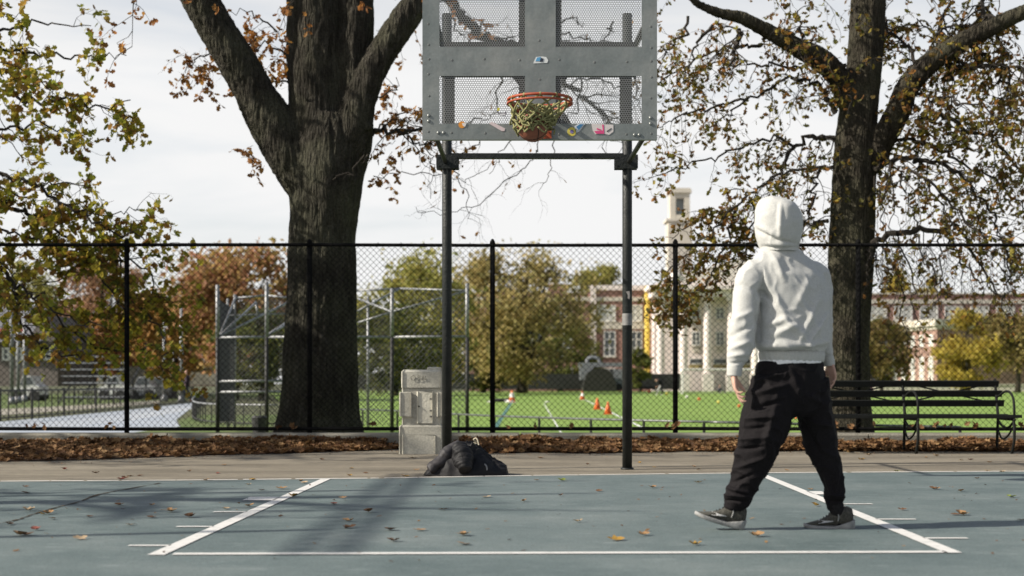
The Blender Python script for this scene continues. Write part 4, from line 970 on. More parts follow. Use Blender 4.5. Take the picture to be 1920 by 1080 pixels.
# ------------------------------------------------------------------ cones, balls, bags on the turf
m_cone = mat('orange_cone_plastic', (0.55, 0.11, 0.025), (0.65, 0.15, 0.04), 6, .5)
m_cw = mat('reflective_white', (.7, .68, .66), None, rough=.5)
def cone(px, py, hpx, label, white=False):
    p = GF(px, py); s = F / p.y; h = hpx / s * .92
    r = empty('traffic_cone', p, label, 'cone', 'cones on the turf')
    mb = MB(); mb.tube([p + Vector((0, 0, .02)), p + Vector((0, 0, h * .5)), p + Vector((0, 0, h * .97)), p + Vector((0, 0, h))], [h * .30, h * .19, h * .07, h * .04], 16); mb.build('body', m_cone, r, smooth=True)
    mb = MB(); mb.box(p.x - h * .34, p.x + h * .34, p.y - h * .34, p.y + h * .34, p.z, p.z + .025); mb.build('base', m_cone if not white else m_cw, r)
    if white:
        mb = MB(); mb.tube([p + Vector((0, 0, h * .45)), p + Vector((0, 0, h * .8))], [h * .215, h * .13], 16, cap=False); mb.build('collar', m_cw, r, smooth=True)
cone(1140, 777, 26, 'orange cone on the turf nearest to the right hoop post'); cone(1120, 768, 24, 'plain orange cone in the middle of the row of three cones')
cone(1092, 750, 18, 'orange cone with white band, farthest of the row of three', True); cone(960, 755, 25, 'white banded orange cone standing beside the dark bags', True)
m_bag = mat('black_bag_fabric', (.015, .015, .017), (.03, .03, .032), 10, .8)
def lump(name, px, py, wpx, hpx, m, label, cat):
    p = GF(px, py); s = F / p.y; mb = MB()
    for q in range(5): mb.ball(p + Vector(((q / 4 - .5) * wpx / s * .8, R.uniform(-.1, .1), hpx / s * R.uniform(.3, .5))), hpx / s * R.uniform(.42, .55), 10, 7, (1.3, 1.3, 1))
    me = fuse(mb, max(.02, hpx / s / 9), 3); o = put_top(me, name, m, p); return tag(o, label, cat)
lump('duffel_bag', 937, 754, 34, 8, m_bag, 'dark duffel bag lying on the turf left of the white banded cone', 'bag')
lump('pale_bag', 957, 755, 16, 6, m_cw, 'pale bundle lying at the foot of the white banded cone', 'bag')
lump('white_bundle', 918, 755, 6, 4, m_cw, 'small white bundle at the left end of the dark duffel bag', 'bundle')
lump('training_disc', 1026, 755, 7, 3, m_cw, 'white flat marker lying alone mid turf between bag and cones', 'marker')
m_ball = {'orange': mat('orange_ball', (.6, .13, .05)), 'yellow': mat('yellow_ball', (.6, .5, .12)), 'white': mat('white_ball', (.68, .66, .6))}
for px, py, c, lab in ((1202, 735, 'orange', 'orange ball on the far turf edge beside the right hoop post'), (1217, 737, 'orange', 'orange ball just left of the bending person'), (1250, 741, 'yellow', 'yellow ball at the feet of the bending person'), (1288, 747, 'white', 'cream ball in front of the goal post'), (1311, 751, 'orange', 'orange ball in front of the goal, right of the cream ball'), (1347, 757, 'yellow', 'yellow ball left of the hooded man and his hand'), (1386, 764, 'orange', 'orange ball just under the hand of the hooded man'), (1493, 786, 'orange', 'orange ball seen between the legs of the hooded man'), (1330, 733, 'orange', 'tiny orange ball inside the goal mouth')):
    p = GF(px, py); mb = MB(); rr = 3.0 * p.y / F; mb.ball(p + Vector((0, 0, rr)), rr, 12, 8); tag(mb.build('training_ball', m_ball[c], None, p, smooth=True), lab, 'ball', 'balls scattered on the turf')
# goal
gy = GF(1280, 738.5).y; gl, gr_ = W(1280, 0, gy).x, W(1420, 0, gy).x; gh = GZ + 46 * gy / F
goal = empty('soccer_goal', ((gl + gr_) / 2, gy, GZ), 'white soccer goal with net in front of the white columned building', 'goal')
for x in (gl, gr_):
    mb = MB(); mb.tube([(x, gy, GZ), (x, gy, gh)], .075, 8); mb.build('post', m_cw, goal)
    mb = MB(); mb.tube([(x, gy, gh), (x, gy + 1, gh - .1), (x, gy + 2, GZ + .05), (x, gy, GZ + .05)], .04, 6); mb.build('side_frame', m_cw, goal)
mb = MB(); mb.tube([(gl, gy, gh), (gr_, gy, gh)], .075, 8); mb.build('crossbar', m_cw, goal)
mb = MB()
for i in range(30):
    x = gl + (gr_ - gl) * i / 29; mb.tube([(x, gy + 1, gh - .1), (x, gy + 2, GZ + .05)], .010, 3, cap=False)
for i in range(12):
    t = i / 11; mb.tube([(gl, gy + 1 + t, gh - .1 + (GZ + .15 - gh) * t), (gr_, gy + 1 + t, gh - .1 + (GZ + .15 - gh) * t)], .010, 3, cap=False)
mb.build('net', mat('goal_net_cord', (.55, .55, .53)), goal)

# ------------------------------------------------------------------ buildings beyond the field
m_brick = brickmat('red_brick', (0.29, 0.150, 0.122), (0.345, 0.185, 0.152), (0.33, 0.27, 0.23), 2.4)
m_stone = mat('cream_stone', (0.44, 0.40, 0.34), (0.53, 0.49, 0.42), 1.0, .85, c3=(.59, .55, .48))
m_wstone = mat('white_limestone', (0.66, 0.58, 0.55), (0.73, 0.645, 0.61), .8, .85, c3=(.78, .69, .655))
m_glass = mat('window_glass', (0.04, 0.05, 0.055), (0.12, 0.13, 0.135), .6, .15, spec=.6)
m_blind = mat('window_blind', (0.42, 0.42, 0.39), (0.55, 0.54, 0.50), .8, .6)
m_frame = mat('white_window_frame', (0.75, 0.74, 0.70), None, rough=.6)
m_roof = mat('flat_roof_gravel', (.16, .15, .14), (.22, .21, .2), 2, .95)
def wbox(x0, x1, y0, y1, Y, d0, d1, mb):       # box from pixel bounds on the facade plane Y
    p = W(x0, y1, Y); q = W(x1, y0, Y); return mb.box(p.x, q.x, Y + d0, Y + d1, p.z, q.z)
def window(par, x0, x1, y0, y1, Y, nx=2, ny=2, sill=True, glass=None):
    mb = MB(); f = .10; p = W(x0, y1, Y); q = W(x1, y0, Y); d0, d1 = -.12, -.003
    mb.box(p.x, p.x + f, Y + d0, Y + d1, p.z, q.z); mb.box(q.x - f, q.x, Y + d0, Y + d1, p.z, q.z); mb.box(p.x + f, q.x - f, Y + d0, Y + d1, q.z - f, q.z); mb.box(p.x + f, q.x - f, Y + d0, Y + d1, p.z, p.z + f)
    for i in range(1, nx): x = p.x + (q.x - p.x) * i / nx; mb.box(x - .05, x + .05, Y - .09, Y + d1, p.z + f, q.z - f)
    for i in range(1, ny): z = p.z + (q.z - p.z) * i / ny; mb.box(p.x + f, q.x - f, Y - .085, Y - .004, z - .035, z + .035)
    w_ = mb.build('window', m_frame, par)
    mb = MB(); mb.box(p.x + f, q.x - f, Y - .05, Y - .006, p.z + f, q.z - f); mb.build('pane', glass or m_glass, w_)
    if sill: mb = MB(); mb.box(p.x - .12, q.x + .12, Y - .22, Y - .002, p.z - .16, p.z - .002); mb.build('sill', m_stone, w_)
Y1 = 190.0
bk = empty('school_building', (W(1100, 0, Y1).x, Y1, GZ), 'red brick building with cream stone bands left of the white columns', 'building')
mb = MB()
a, b = W(870, 0, Y1).x, W(1104, 0, Y1).x; mb.box(a, b, Y1, Y1 + 16, GZ, W(0, 548, Y1).z); c = W(1226, 0, Y1).x; mb.box(b, c, Y1 + .0, Y1 + 16, GZ, W(0, 544, Y1).z)
mb.build('wall', m_brick, bk)
mb = MB(); wbox(1104, 1226, 535, 544, Y1, -.25, 2, mb); mb.build('parapet', m_wstone, bk)
mb = MB(); wbox(1030, 1062, 532, 548, Y1 + 8, 0, 5, mb); mb.build('penthouse', m_brick, bk)
for y0, y1 in ((557, 564.5), (604, 617)):
    mb = MB(); wbox(872, 1224, y0, y1, Y1, -.15, -.002, mb); mb.build('stone_band', m_stone, bk)
mb = MB(); wbox(1107, 1117, 536, 730, Y1, -.35, -.16, mb); mb.build('pilaster', m_wstone, bk)
for x0, x1 in ((1120, 1154), (1182, 1204), (1040, 1074), (980, 1014)):
    window(bk, x0, x1, 572, 602, Y1, 3 if x1 - x0 > 25 else 2, 2, glass=m_blind)
    window(bk, x0 + (12 if x0 == 1120 else 0), x1, 621, 668, Y1, 2, 3)
for x0, x1 in ((1120, 1154), (1040, 1074)): window(bk, x0, x1, 690, 722, Y1, 3, 2)
mb = MB(); p = W(1212.5, 700, Y1); q = W(1212.5, 539, Y1)
for i in range(22): z = p.z + (q.z - p.z) * i / 22; mb.tube([(p.x, Y1 - .8, z), (p.x, Y1 - .8, z + (q.z - p.z) / 22 + .08)], [.30, .36], 12)
tag(mb.build('debris_chute', mat('yellow_plastic', (.55, .40, .06), (.62, .47, .10), 2, .5), None, (p.x, Y1 - .8, p.z), smooth=True), 'tall yellow tube chute hanging down the brick wall beside the white building', 'chute')
# white portico building
Y2 = 184.0
wb = empty('columned_building', (W(1390, 0, Y2).x, Y2, GZ), 'white stone building with tall columns and a pediment behind the goal', 'building')
mb = MB(); wbox(1226, 1560, 552, 735, Y2 + 2.5, 0, 14, mb); mb.build('wall', m_wstone, wb)
mb = MB(); wbox(1222, 1564, 543, 556, Y2, -.1, 16, mb); wbox(1216, 1570, 535, 543, Y2, -.7, 16.5, mb); mb.build('entablature', m_wstone, wb)
mb = MB(); p = [W(1218, 535, Y2), W(1568, 535, Y2), W(1393, 482, Y2)]; mb.prism([x + Vector((0, -.5, 0)) for x in p], (0, 16, 0)); mb.build('pediment', m_wstone, wb)
mb = MB(); u = W(1268, 535, Y2); mb.tube([u, u + Vector((0, 0, .4)), u + Vector((0, 0, .7)), u + Vector((0, 0, 1.2)), u + Vector((0, 0, 1.6)), u + Vector((0, 0, 1.75))], [.25, .22, .6, .75, .55, .2], 14); mb.build('urn', m_wstone, wb, smooth=True)
for px in (1240, 1283, 1328, 1373, 1418, 1463, 1508, 1551):
    p = W(px, 556, Y2); mb = MB(); w_ = .52
    mb.tube([(p.x, Y2 + .7, GZ + 2.2), (p.x, Y2 + .7, GZ + 6), (p.x, Y2 + .7, p.z - .5)], [w_, w_ * .97, w_ * .86], 20); mb.box(p.x - .68, p.x + .68, Y2 + .02, Y2 + 1.38, p.z - .5, p.z); mb.box(p.x - .68, p.x + .68, Y2 + .02, Y2 + 1.38, GZ, GZ + 2.2)
    mb.build('column', m_wstone, wb, smooth=False)
m_gb = mat('brass_panel', (.30, .24, .10), (.36, .30, .14), 2, .6)
for px in (1305, 1350, 1395, 1440, 1485, 1530):
    for y0, y1 in ((577, 598), (622, 648)): window(wb, px - 8, px + 8, y0, y1, Y2 + 2.5, 2, 3)
    window(wb, px - 13, px + 13, 672, 683, Y2 + 2.5, 1, 1, False)
    mb = MB(); wbox(px - 13, px + 13, 684, 692, Y2 + 2.5, -.1, -.003, mb); mb.build('spandrel_panel', m_gb, wb)
    mb = MB(); wbox(px - 6, px + 6, 652, 660, Y2 + 2.5, -.12, -.003, mb); mb.build('carved_panel', m_stone, wb)
# tower
Y3 = 215.0
tw = empty('stone_tower', (W(1275, 0, Y3).x, Y3 + 2, GZ), 'slim cream stone tower with louvred opening rising above the trees', 'tower')
mb = MB(); wbox(1253, 1298, 414, 740, Y3, 0, 3.6, mb); mb.build('shaft', m_stone, tw)
mb = MB()
for x0, x1 in ((1257, 1267.5), (1283.5, 1294)): wbox(x0, x1, 361, 414, Y3, .3, 3.3, mb)
wbox(1267.5, 1283.5, 361, 371, Y3, .32, 3.2, mb); wbox(1267.5, 1283.5, 402, 414, Y3, .32, 3.2, mb); mb.build('belfry', m_stone, tw)
mb = MB(); wbox(1254, 1297, 355, 361, Y3, .05, 3.6, mb); wbox(1256, 1295, 352, 355, Y3, .2, 3.4, mb); mb.build('cornice', m_stone, tw)
mb = MB(); wbox(1249, 1302, 410, 415, Y3, -.25, 4.2, mb); mb.build('string_course', m_stone, tw)
mb = MB(); wbox(1267.5, 1283.5, 371, 402, Y3, 1.0, 2.6, mb); mb.build('louvre', mat('louvre_grey', (.16, .18, .19), (.22, .24, .25), 3, .7), tw)
# long brick block on the right
Y4 = 196.0
rb = empty('brick_block', (W(1800, 0, Y4).x, Y4, GZ), 'long red brick block with pale band behind the trees at right', 'building')
mb = MB(); wbox(1566, 2150, 552, 737, Y4, 0, 16, mb); mb.build('wall', m_brick, rb)
mb = MB(); wbox(1564, 2152, 561.5, 569.5, Y4, -.2, -.003, mb); mb.build('stone_band', m_stone, rb)
mb = MB(); wbox(1564, 2152, 549.5, 552, Y4, -.2, 16.2, mb); mb.build('coping', m_stone, rb)
for x0 in (1580, 1628, 1676, 1724, 1771, 1820, 1868, 1916):
    window(rb, x0, x0 + 34, 574, 601, Y4, 2, 2, glass=m_blind); window(rb, x0, x0 + 34, 625, 660, Y4, 2, 3); window(rb, x0, x0 + 34, 680, 712, Y4, 2, 2)
for x0 in (1818, 1905):
    mb = MB(); wbox(x0, x0 + 13, 655, 736, Y4, -1.2, -.4, mb); mb.build('door_pier', m_stone, rb)
# projecting wing whose sunlit flank faces left
near = W(1757, 0, 176); far = W(1669, 0, 188); zt = .787 + 108 * 176 / F
u = Vector((near.x - far.x, near.y - far.y, 0)); fl = u.length; u.normalize(); v = Vector((-u.y, u.x, 0)); v = v if v.x > 0 else -v
wg = empty('brick_wing', (near.x, near.y, GZ), 'projecting brick wing with bright cream cornice and tall windows on its sunlit flank', 'building')
c0 = Vector((far.x, far.y, 0))
def wpt(t, o, z): return c0 + u * t + v * o + Vector((0, 0, z))
def wbx(mb, t0, t1, o0, o1, z0, z1): mb.obox(wpt((t0 + t1) / 2, (o0 + o1) / 2, (z0 + z1) / 2), u * (t1 - t0) / 2, v * (o1 - o0) / 2, Vector((0, 0, (z1 - z0) / 2)))
mb = MB(); wbx(mb, 0, fl, 0, 12, GZ, zt); mb.build('wall', brickmat('pale_brick', (.27, .15, .115), (.32, .19, .145), (.32, .28, .24), 2.4), wg)
mb = MB(); wbx(mb, -.2, fl + .5, -.55, 12.5, zt, zt + .8); wbx(mb, 0, fl + .2, -.2, 12.2, zt - .4, zt - .002); mb.build('cornice', m_stone, wg)
for i in range(5):
    t = fl * (.12 + .19 * i)
    for z0, z1 in ((GZ + 1.0, GZ + 4.2), (GZ + 5.4, GZ + 6.8)):
        mb = MB(); wbx(mb, t - .55, t - .45, -.05, -.003, z0, z1); wbx(mb, t + .45, t + .55, -.05, -.003, z0, z1); wbx(mb, t - .45, t + .45, -.05, -.003, z1 - .12, z1); wbx(mb, t - .45, t + .45, -.05, -.003, z0, z0 + .12); wbx(mb, t - .03, t + .03, -.045, -.003, z0 + .12, z1 - .12)
        w_ = mb.build('window', m_frame, wg); mb = MB(); wbx(mb, t - .45, t + .45, -.03, -.004, z0 + .12, z1 - .12); mb.build('pane', m_blind, w_)
# dark windscreen fence behind the turf
Y5 = 176.0
ws = empty('windscreen_fence', (W(1090, 0, Y5).x, Y5, GZ), 'dark mesh windscreen fence along the far edge of the turf', 'fence')
mb = MB(); wbox(650, 1276, 701, 730, Y5, 0, .05, mb); mb.build('screen', mat('windscreen_mesh', (.018, .019, .018), (.035, .036, .034), .6, .8), ws)
for px in range(660, 1280, 47):
    mb = MB(); p = W(px, 0, Y5); mb.tube([(p.x, Y5 + .1, GZ), (p.x, Y5 + .1, W(0, 698, Y5).z)], .05, 6); mb.build('post', m_dk, ws)
# machine and shelter by that fence
Y6 = 172.0
mc = empty('work_truck', (W(1125, 0, Y6 + 1).x, Y6 + 1, GZ), 'grey work truck with curved white pipe on top behind the dark arched shelter', 'truck')
m_grey = mat('pale_grey_paint', (.15, .16, .17), (.21, .22, .235), 3, .5)
mb = MB(); wbox(1086, 1170, 680, 688, Y6 + 1, 0, 2, mb); wbox(1088, 1112, 688, 712, Y6 + 1, 0, 2, mb); wbox(1150, 1172, 692, 726, Y6 + 1, 0, 2, mb); mb.build('body', m_grey, mc)
mb = MB(); mb.tube(catmull([W(1101, 682, Y6 + 2), W(1102, 673, Y6 + 2), W(1112, 670, Y6 + 2), W(1122, 673, Y6 + 2), W(1126, 683, Y6 + 2)], 4), .20, 8); mb.build('exhaust_pipe', m_grey, mc, smooth=True)
for px in (1098, 1160):
    mb = MB(); p = W(px, 729, Y6 + 1); mb.tube([(p.x, Y6 + .9, p.z + .2), (p.x, Y6 + 3, p.z + .2)], .42, 16); mb.build('wheel', m_dk, mc)
ar = [W(x, y, Y6 - 1) for x, y in ((1093, 734), (1095, 716), (1101, 700), (1112, 692), (1127, 690), (1141, 693), (1150, 703), (1155, 718), (1157, 734))]
mb = MB(); mb.prism(ar, (0, 1.6, 0)); tag(mb.build('arched_shelter', mat('dark_mesh_cover', (.020, .021, .018), (.035, .035, .03), 2, .9), None, (W(1125, 0, Y6 - 1).x, Y6 - 1, GZ)), 'dark arched mesh shelter standing against the windscreen fence', 'shelter')
mb = MB(); wbox(964, 1014, 694, 716, Y5 + 3, 0, .8, mb); wbox(962, 1016, 692, 694, Y5 + 3, -.1, .9, mb)
tag(mb.build('garden_wall', m_brick, None, (W(990, 0, Y5).x, Y5 + 3, GZ)), 'low red brick wall showing under the olive yellow tree', 'wall')
mb = MB(); wbox(1640, 2100, 722, 734, 170, 0, .5, mb); wbox(1640, 2100, 720, 722, 170, -.1, .6, mb)
tag(mb.build('low_wall', m_stone, None, (W(1800, 0, 170).x, 170, GZ)), 'low pale stone wall behind the bench at the far turf edge', 'wall')

# ------------------------------------------------------------------ left background
m_wallg = mat('field_stone', (.17, .16, .13), (.26, .25, .21), 1.2, .9, c3=(.34, .33, .28))
mb = MB(); wbox(225, 425, 690, 722, 100, 0, .6, mb); wbox(223, 427, 687.5, 690, 100, -.1, .7, mb); tag(mb.build('stone_wall', m_wallg, None, (W(320, 0, 100).x, 100, GZ)), 'mossy grey stone wall beyond the picket fence, left of the ball cage', 'wall')
hs = empty('cottage', (W(383, 0, 115).x, 115, GZ), 'small brick cottage with white windows under the orange trees', 'house')
mb = MB(); wbox(350, 418, 655, 724, 115, 0, 8, mb); mb.build('wall', m_brick, hs)
mb = MB(); a = W(344, 656, 114.5); b = W(424, 656, 114.5); mb.prism([a, b, (a + b) / 2 + Vector((0, 0, 1.6))], (0, 9, 0)); mb.build('roof', mat('slate_roof', (.16, .15, .14), (.24, .23, .21), 3, .8), hs)
for x0 in (357, 369, 381): window(hs, x0, x0 + 11, 664, 684, 115, 1, 2, False)
h2 = empty('gabled_house', (W(40, 0, 95).x, 95, GZ), 'large grey gabled house behind the boughs at the left edge', 'house')
m_side = mat('weathered_siding', (.12, .10, .09), (.17, .15, .135), 2, .85)
mb = MB(); wbox(-60, 108, 640, 724, 95, 0, 9, mb); mb.build('wall', m_side, h2)
mb = MB(); mb.prism([W(52, 640, 94.9), W(112, 640, 94.9), W(82, 588, 94.9)], (0, 9, 0)); mb.build('gable', m_side, h2)
mb = MB(); mb.prism([W(-66, 641, 94.4), W(78, 641, 94.4), W(78, 588, 98), W(-40, 588, 98)], (0, 1.0, .5)); mb.build('roof', mat('grey_shingle', (.11, .11, .12), (.17, .17, .18), 3, .8), h2)
mb = MB(); wbox(-20, 47, 616, 622, 94.3, -.2, .0, mb); mb.build('awning', mat('red_awning', (.35, .09, .06), None, rough=.7), h2)
for x0 in (5, 30, 62, 84): window(h2, x0, x0 + 13, 652, 676, 95, 1, 2, False)
h3 = empty('shop_row', (W(160, 0, 125).x, 125, GZ), 'low building with orange red awnings behind the bleachers', 'building')
mb = MB(); wbox(100, 240, 630, 722, 125, 0, 8, mb); mb.build('wall', m_stone, h3)
mb = MB(); wbox(105, 150, 652, 664, 125, -1, -.01, mb); wbox(70, 118, 665, 678, 125, -1, -.01, mb); mb.build('awning', mat('orange_awning', (.50, .12, .05), None, rough=.7), h3)
for x0 in (112, 135, 160, 185, 210): window(h3, x0, x0 + 14, 690, 712, 125, 1, 2, False)
m_alu = mat('bleacher_aluminium', (.28, .29, .31), (.40, .41, .43), 3, .4, metal=.5)
bl = empty('bleachers', (W(190, 0, 70).x, 70, GZ), 'tiered metal bleachers standing on the lawn beyond the track', 'bleachers')
for i in range(7):
    mb = MB(); y = 68 + i * .75; z = GZ + .35 + i * .32; a = W(118 - i * 1, 0, y).x; b = W(236, 0, y).x; mb.box(a, b, y, y + .28, z, z + .05); mb.build('seat_plank', m_alu, bl)
mb = MB()
for px in (122, 160, 198, 234):
    x = W(px, 0, 69).x; mb.bar((x, 68, GZ + .1), (x, 73, GZ + 2.3), .06, .06); mb.bar((x, 73, GZ), (x, 73, GZ + 3.0), .06, .06); mb.bar((x, 70.5, GZ), (x, 70.5, GZ + 1.3), .06, .06)
for z in (2.6, 3.0): mb.bar((W(122, 0, 73).x, 73, GZ + z), (W(234, 0, 73).x, 73, GZ + z), .04, .04)
mb.build('support_frame', m_dk, bl)
for px, yt, yb, Z, lab in ((22, 470, 728, 70, 'tall pale lamp pole nearest the left edge behind the boughs'), (34, 575, 728, 74, 'shorter white pole just right of the tall lamp pole'), (46, 590, 726, 80, 'pale banded post in front of the grey gabled house'), (340, 575, 726, 78, 'pale lamp pole left of the walker on the track'), (308, 590, 728, 82, 'thin grey pole in front of the orange trees')):
    p = W(px, yt, Z); o = empty('lamp_pole', (p.x, Z, GZ), lab, 'pole')
    mb = MB(); mb.tube([(p.x, Z, GZ), (p.x, Z, p.z)], [.10, .07], 10); mb.build('shaft', m_galv, o, smooth=True)
    mb = MB(); mb.tube([(p.x, Z, GZ), (p.x, Z, GZ + .35)], [.2, .14], 10); mb.build('base', m_galv, o, smooth=True)
def car(px, py, lpx, Z, paint, label):
    p = W(px, 0, Z); L_ = lpx * Z / F; o = empty('parked_car', (p.x, Z, GZ), label, 'car', 'cars parked beyond the bleachers')
    h = 1.45; prof = [(-.5, .28), (-.5, .62), (-.46, .78), (-.27, .86), (-.13, 1.38), (.18, 1.42), (.33, .92), (.47, .82), (.5, .6), (.5, .28)]
    mb = MB(); mb.prism([(p.x + a * L_, Z - .85, GZ + b) for a, b in prof], (0, 1.7, 0)); mb.build('body', mat('car_paint', paint, None, rough=.3), o)
    mb = MB(); mb.prism([(p.x + a * L_, Z - .87, GZ + b) for a, b in ((-.23, .9), (-.12, 1.32), (.165, 1.35), (.27, .93))], (0, 1.74, 0)); mb.build('side_window', m_glass, o)
    for a in (-.3, .3):
        mb = MB(); mb.tube([(p.x + a * L_, Z - .9, GZ + .31), (p.x + a * L_, Z + .9, GZ + .31)], .31, 16); mb.build('wheel', m_dk, o)
car(58, 0, 50, 84, (.6, .6, .58), 'white car parked under the boughs left of the bleachers'); car(217, 0, 52, 90, (.62, .62, .60), 'white car parked right behind the bleachers'); car(272, 0, 50, 92, (.40, .41, .42), 'silver car parked in front of the stone wall'); car(300, 0, 46, 96, (.2, .2, .21), 'grey car tucked behind the silver car')

# ------------------------------------------------------------------ far trees
def far_tree(name, label, px, top, bot, hw, Z, cols, n_=3500, ls=.34, shape=1.0, bare=0, seed=0, trunk=True, clumps=46, open_=.34):
    r = random.Random(seed); s = Z / F; base = Vector(((px - 960) * s, Z, GZ)); zt = CAMH + (HY - top) * s; zb = CAMH + (HY - bot) * s
    rx = hw * s; cz = (zt + zb) / 2; rz = (zt - zb) / 2; o = empty(name, base, label, 'tree')
    mb = MB(); tr_ = max(.14, rx * .055)
    mb.tube(catmull([base, base + Vector((.1, 0, (zb - GZ) * .6 + .5)), Vector((base.x + r.uniform(-.3, .3), Z, cz)), Vector((base.x, Z, cz + rz * .6))], 4), lerps([tr_ * 1.5, tr_, tr_ * .7, tr_ * .25], 13), 9)
    ends = []
    for q in range(9 + bare):
        a = r.uniform(0, 6.28); e = r.uniform(.25, 1.15); st = Vector((base.x, Z, zb + (cz - zb) * r.uniform(.0, 1.1)))
        en = Vector((base.x + math.cos(a) * rx * .8 * math.cos(e), Z + math.sin(a) * rx * .8 * math.cos(e), cz + rz * .95 * math.sin(e)))
        mb.tube(catmull([st, st.lerp(en, .5) + Vector((0, 0, -.1 * rz)) + rvec(.06 * rx), en], 4), lerps([tr_ * .5, tr_ * .3, tr_ * .08], 9), 6); ends.append(en)
        if bare:
            for w_ in range(7):
                t = r.uniform(.4, 1); p = st.lerp(en, t); mb.tube([p, p + Vector((r.gauss(0, .3), r.gauss(0, .3), r.uniform(.1, .6))) * rz * .5], [tr_ * .12, tr_ * .04], 4)
    mb.build('trunk', m_bark2, o, smooth=True)
    cen = []
    for q in range(clumps):
        while True:
            d = Vector((r.uniform(-1, 1), r.uniform(-1, 1), r.uniform(-1, 1)))
            if .3 < d.length < 1: break
        d = d * (.93 / max(.6, d.length) if r.random() < .6 else .9)
        k = (1 - .55 * max(0, d.z)) if shape < 1 else 1
        cen.append((Vector((base.x + d.x * rx * k, Z + d.y * rx * k, cz + d.z * rz)), r.uniform(.45, 1.1)))
    mb = MB(); cr_ = min(rx, rz) * open_
    for q in range(n_):
        c, k = cen[int(r.random() * len(cen))]
        p = c + Vector((r.gauss(0, 1), r.gauss(0, 1), r.gauss(0, .75))) * cr_ * k * .62
        l = ls * r.uniform(.55, 1.25); a = Vector((r.gauss(0, 1), r.gauss(0, 1), r.gauss(0, 1))).normalized(); b = a.orthogonal().normalized(); c2 = a.cross(b); ph = r.uniform(0, 6.28); u_ = b * math.cos(ph) + c2 * math.sin(ph); v_ = a.cross(u_)
        mb.add([p - u_ * l * .6, p - v_ * l * .34 + a * l * .1, p + u_ * l * .6, p + v_ * l * .34 + a * l * .1], [(0, 1, 2), (0, 2, 3)])
    mb.build('crown', leafmat(name + '_leaves', cols, .5), o)
    return o
RUST = [(.34, .16, .095), (.44, .22, .13), (.48, .26, .13), (.32, .20, .10), (.40, .28, .11)]
ORNG = [(.42, .22, .07), (.52, .27, .08), (.34, .22, .07), (.30, .25, .07), (.44, .18, .07)]
OLIV = [(.35, .29, .115), (.44, .35, .14), (.28, .255, .105), (.47, .355, .145), (.21, .205, .085)]
YGRN = [(0.281, 0.281, 0.083), (0.389, 0.354, 0.104), (0.216, 0.229, 0.062), (0.454, 0.374, 0.104)]
GRN = [(0.084, 0.105, 0.026), (0.121, 0.140, 0.036), (0.166, 0.168, 0.039), (0.106, 0.099, 0.026)]
YEL = [(.42, .33, .06), (.52, .41, .08), (.34, .28, .06), (.40, .28, .05)]
DKB = [(0.151, 0.120, 0.038), (0.216, 0.160, 0.058), (0.119, 0.120, 0.035), (0.281, 0.180, 0.067)]
PNK = [(.38, .23, .16), (.32, .18, .11), (.45, .27, .16), (.28, .2, .11)]
far_tree('red_oak', 'broad rust red tree left of the big trunk above the ball cage', 440, 457, 680, 110, 88, RUST + ORNG[2:4], 8500, .36, seed=1, clumps=60)
far_tree('orange_maple', 'orange leaved tree behind the stone wall at left', 325, 520, 705, 85, 96, ORNG, 6500, .36, seed=2)
far_tree('pink_tree', 'thin pinkish brown tree behind the boughs at far left', 195, 475, 700, 85, 112, PNK, 4200, .36, bare=6, seed=3, open_=.30)
far_tree('pale_green_tree', 'pale yellow green tree behind the gabled house', 40, 490, 640, 60, 120, YGRN, 2800, .36, seed=4)
far_tree('brown_tree', 'low rusty brown tree between the bleachers and the orange tree', 235, 580, 705, 62, 105, ORNG + RUST[:2], 3600, .34, seed=18)
far_tree('green_tree', 'dark green tree low behind the cage mesh beside the trunk', 490, 580, 722, 70, 84, GRN, 4500, .34, seed=5)
far_tree('yellow_green_elm', 'tall yellow green tree seen between the big trunk and the left hoop post', 778, 476, 690, 108, 130, YGRN, 6500, .46, seed=6, clumps=60)
far_tree('dark_shrub_tree', 'dark low tree under the yellow green elm right of the trunk', 740, 580, 728, 95, 118, GRN, 5500, .40, seed=7)
far_tree('olive_tree', 'wide olive yellow tree with bare upper twigs behind the middle of the field', 978, 476, 704, 144, 150, OLIV, 9500, .52, bare=14, seed=8, clumps=70)
far_tree('olive_shrub', 'low olive tree at the foot of the wide olive yellow tree', 905, 600, 726, 85, 156, GRN + OLIV[:2], 4200, .5, seed=17)
far_tree('hedge_tree', 'dark green tree leaning over the windscreen fence below the brick wall', 1050, 610, 727, 75, 183, GRN, 3600, .5, seed=16)
far_tree('roof_tree', 'light green tree rising behind the brick roof right of centre', 1128, 502, 585, 52, 235, YGRN, 2600, .6, seed=9)
far_tree('small_green_tree', 'small green tree at the foot of the yellow chute', 1200, 652, 728, 20, 168, GRN, 1300, .4, seed=10)
far_tree('yellow_poplar', 'yellow tree showing above the long brick roof', 1690, 505, 610, 36, 235, YEL, 1800, .6, seed=11)
far_tree('thin_yellow_tree', 'sparse yellow tree above the brick roof, right of the fuller one', 1755, 512, 610, 26, 240, YEL, 700, .6, seed=12)
far_tree('brown_oak', 'dark brown green tree in front of the brick wing behind the trunk', 1652, 596, 714, 54, 150, DKB, 3400, .46, seed=13)
far_tree('golden_tree', 'golden yellow cone shaped tree behind the bench', 1815, 586, 726, 56, 140, YEL, 5200, .40, shape=.5, seed=14)
far_tree('russet_oak', 'spreading brown green tree at the right edge beyond the field', 1908, 585, 692, 74, 158, DKB + OLIV[:2], 5200, .46, seed=15)
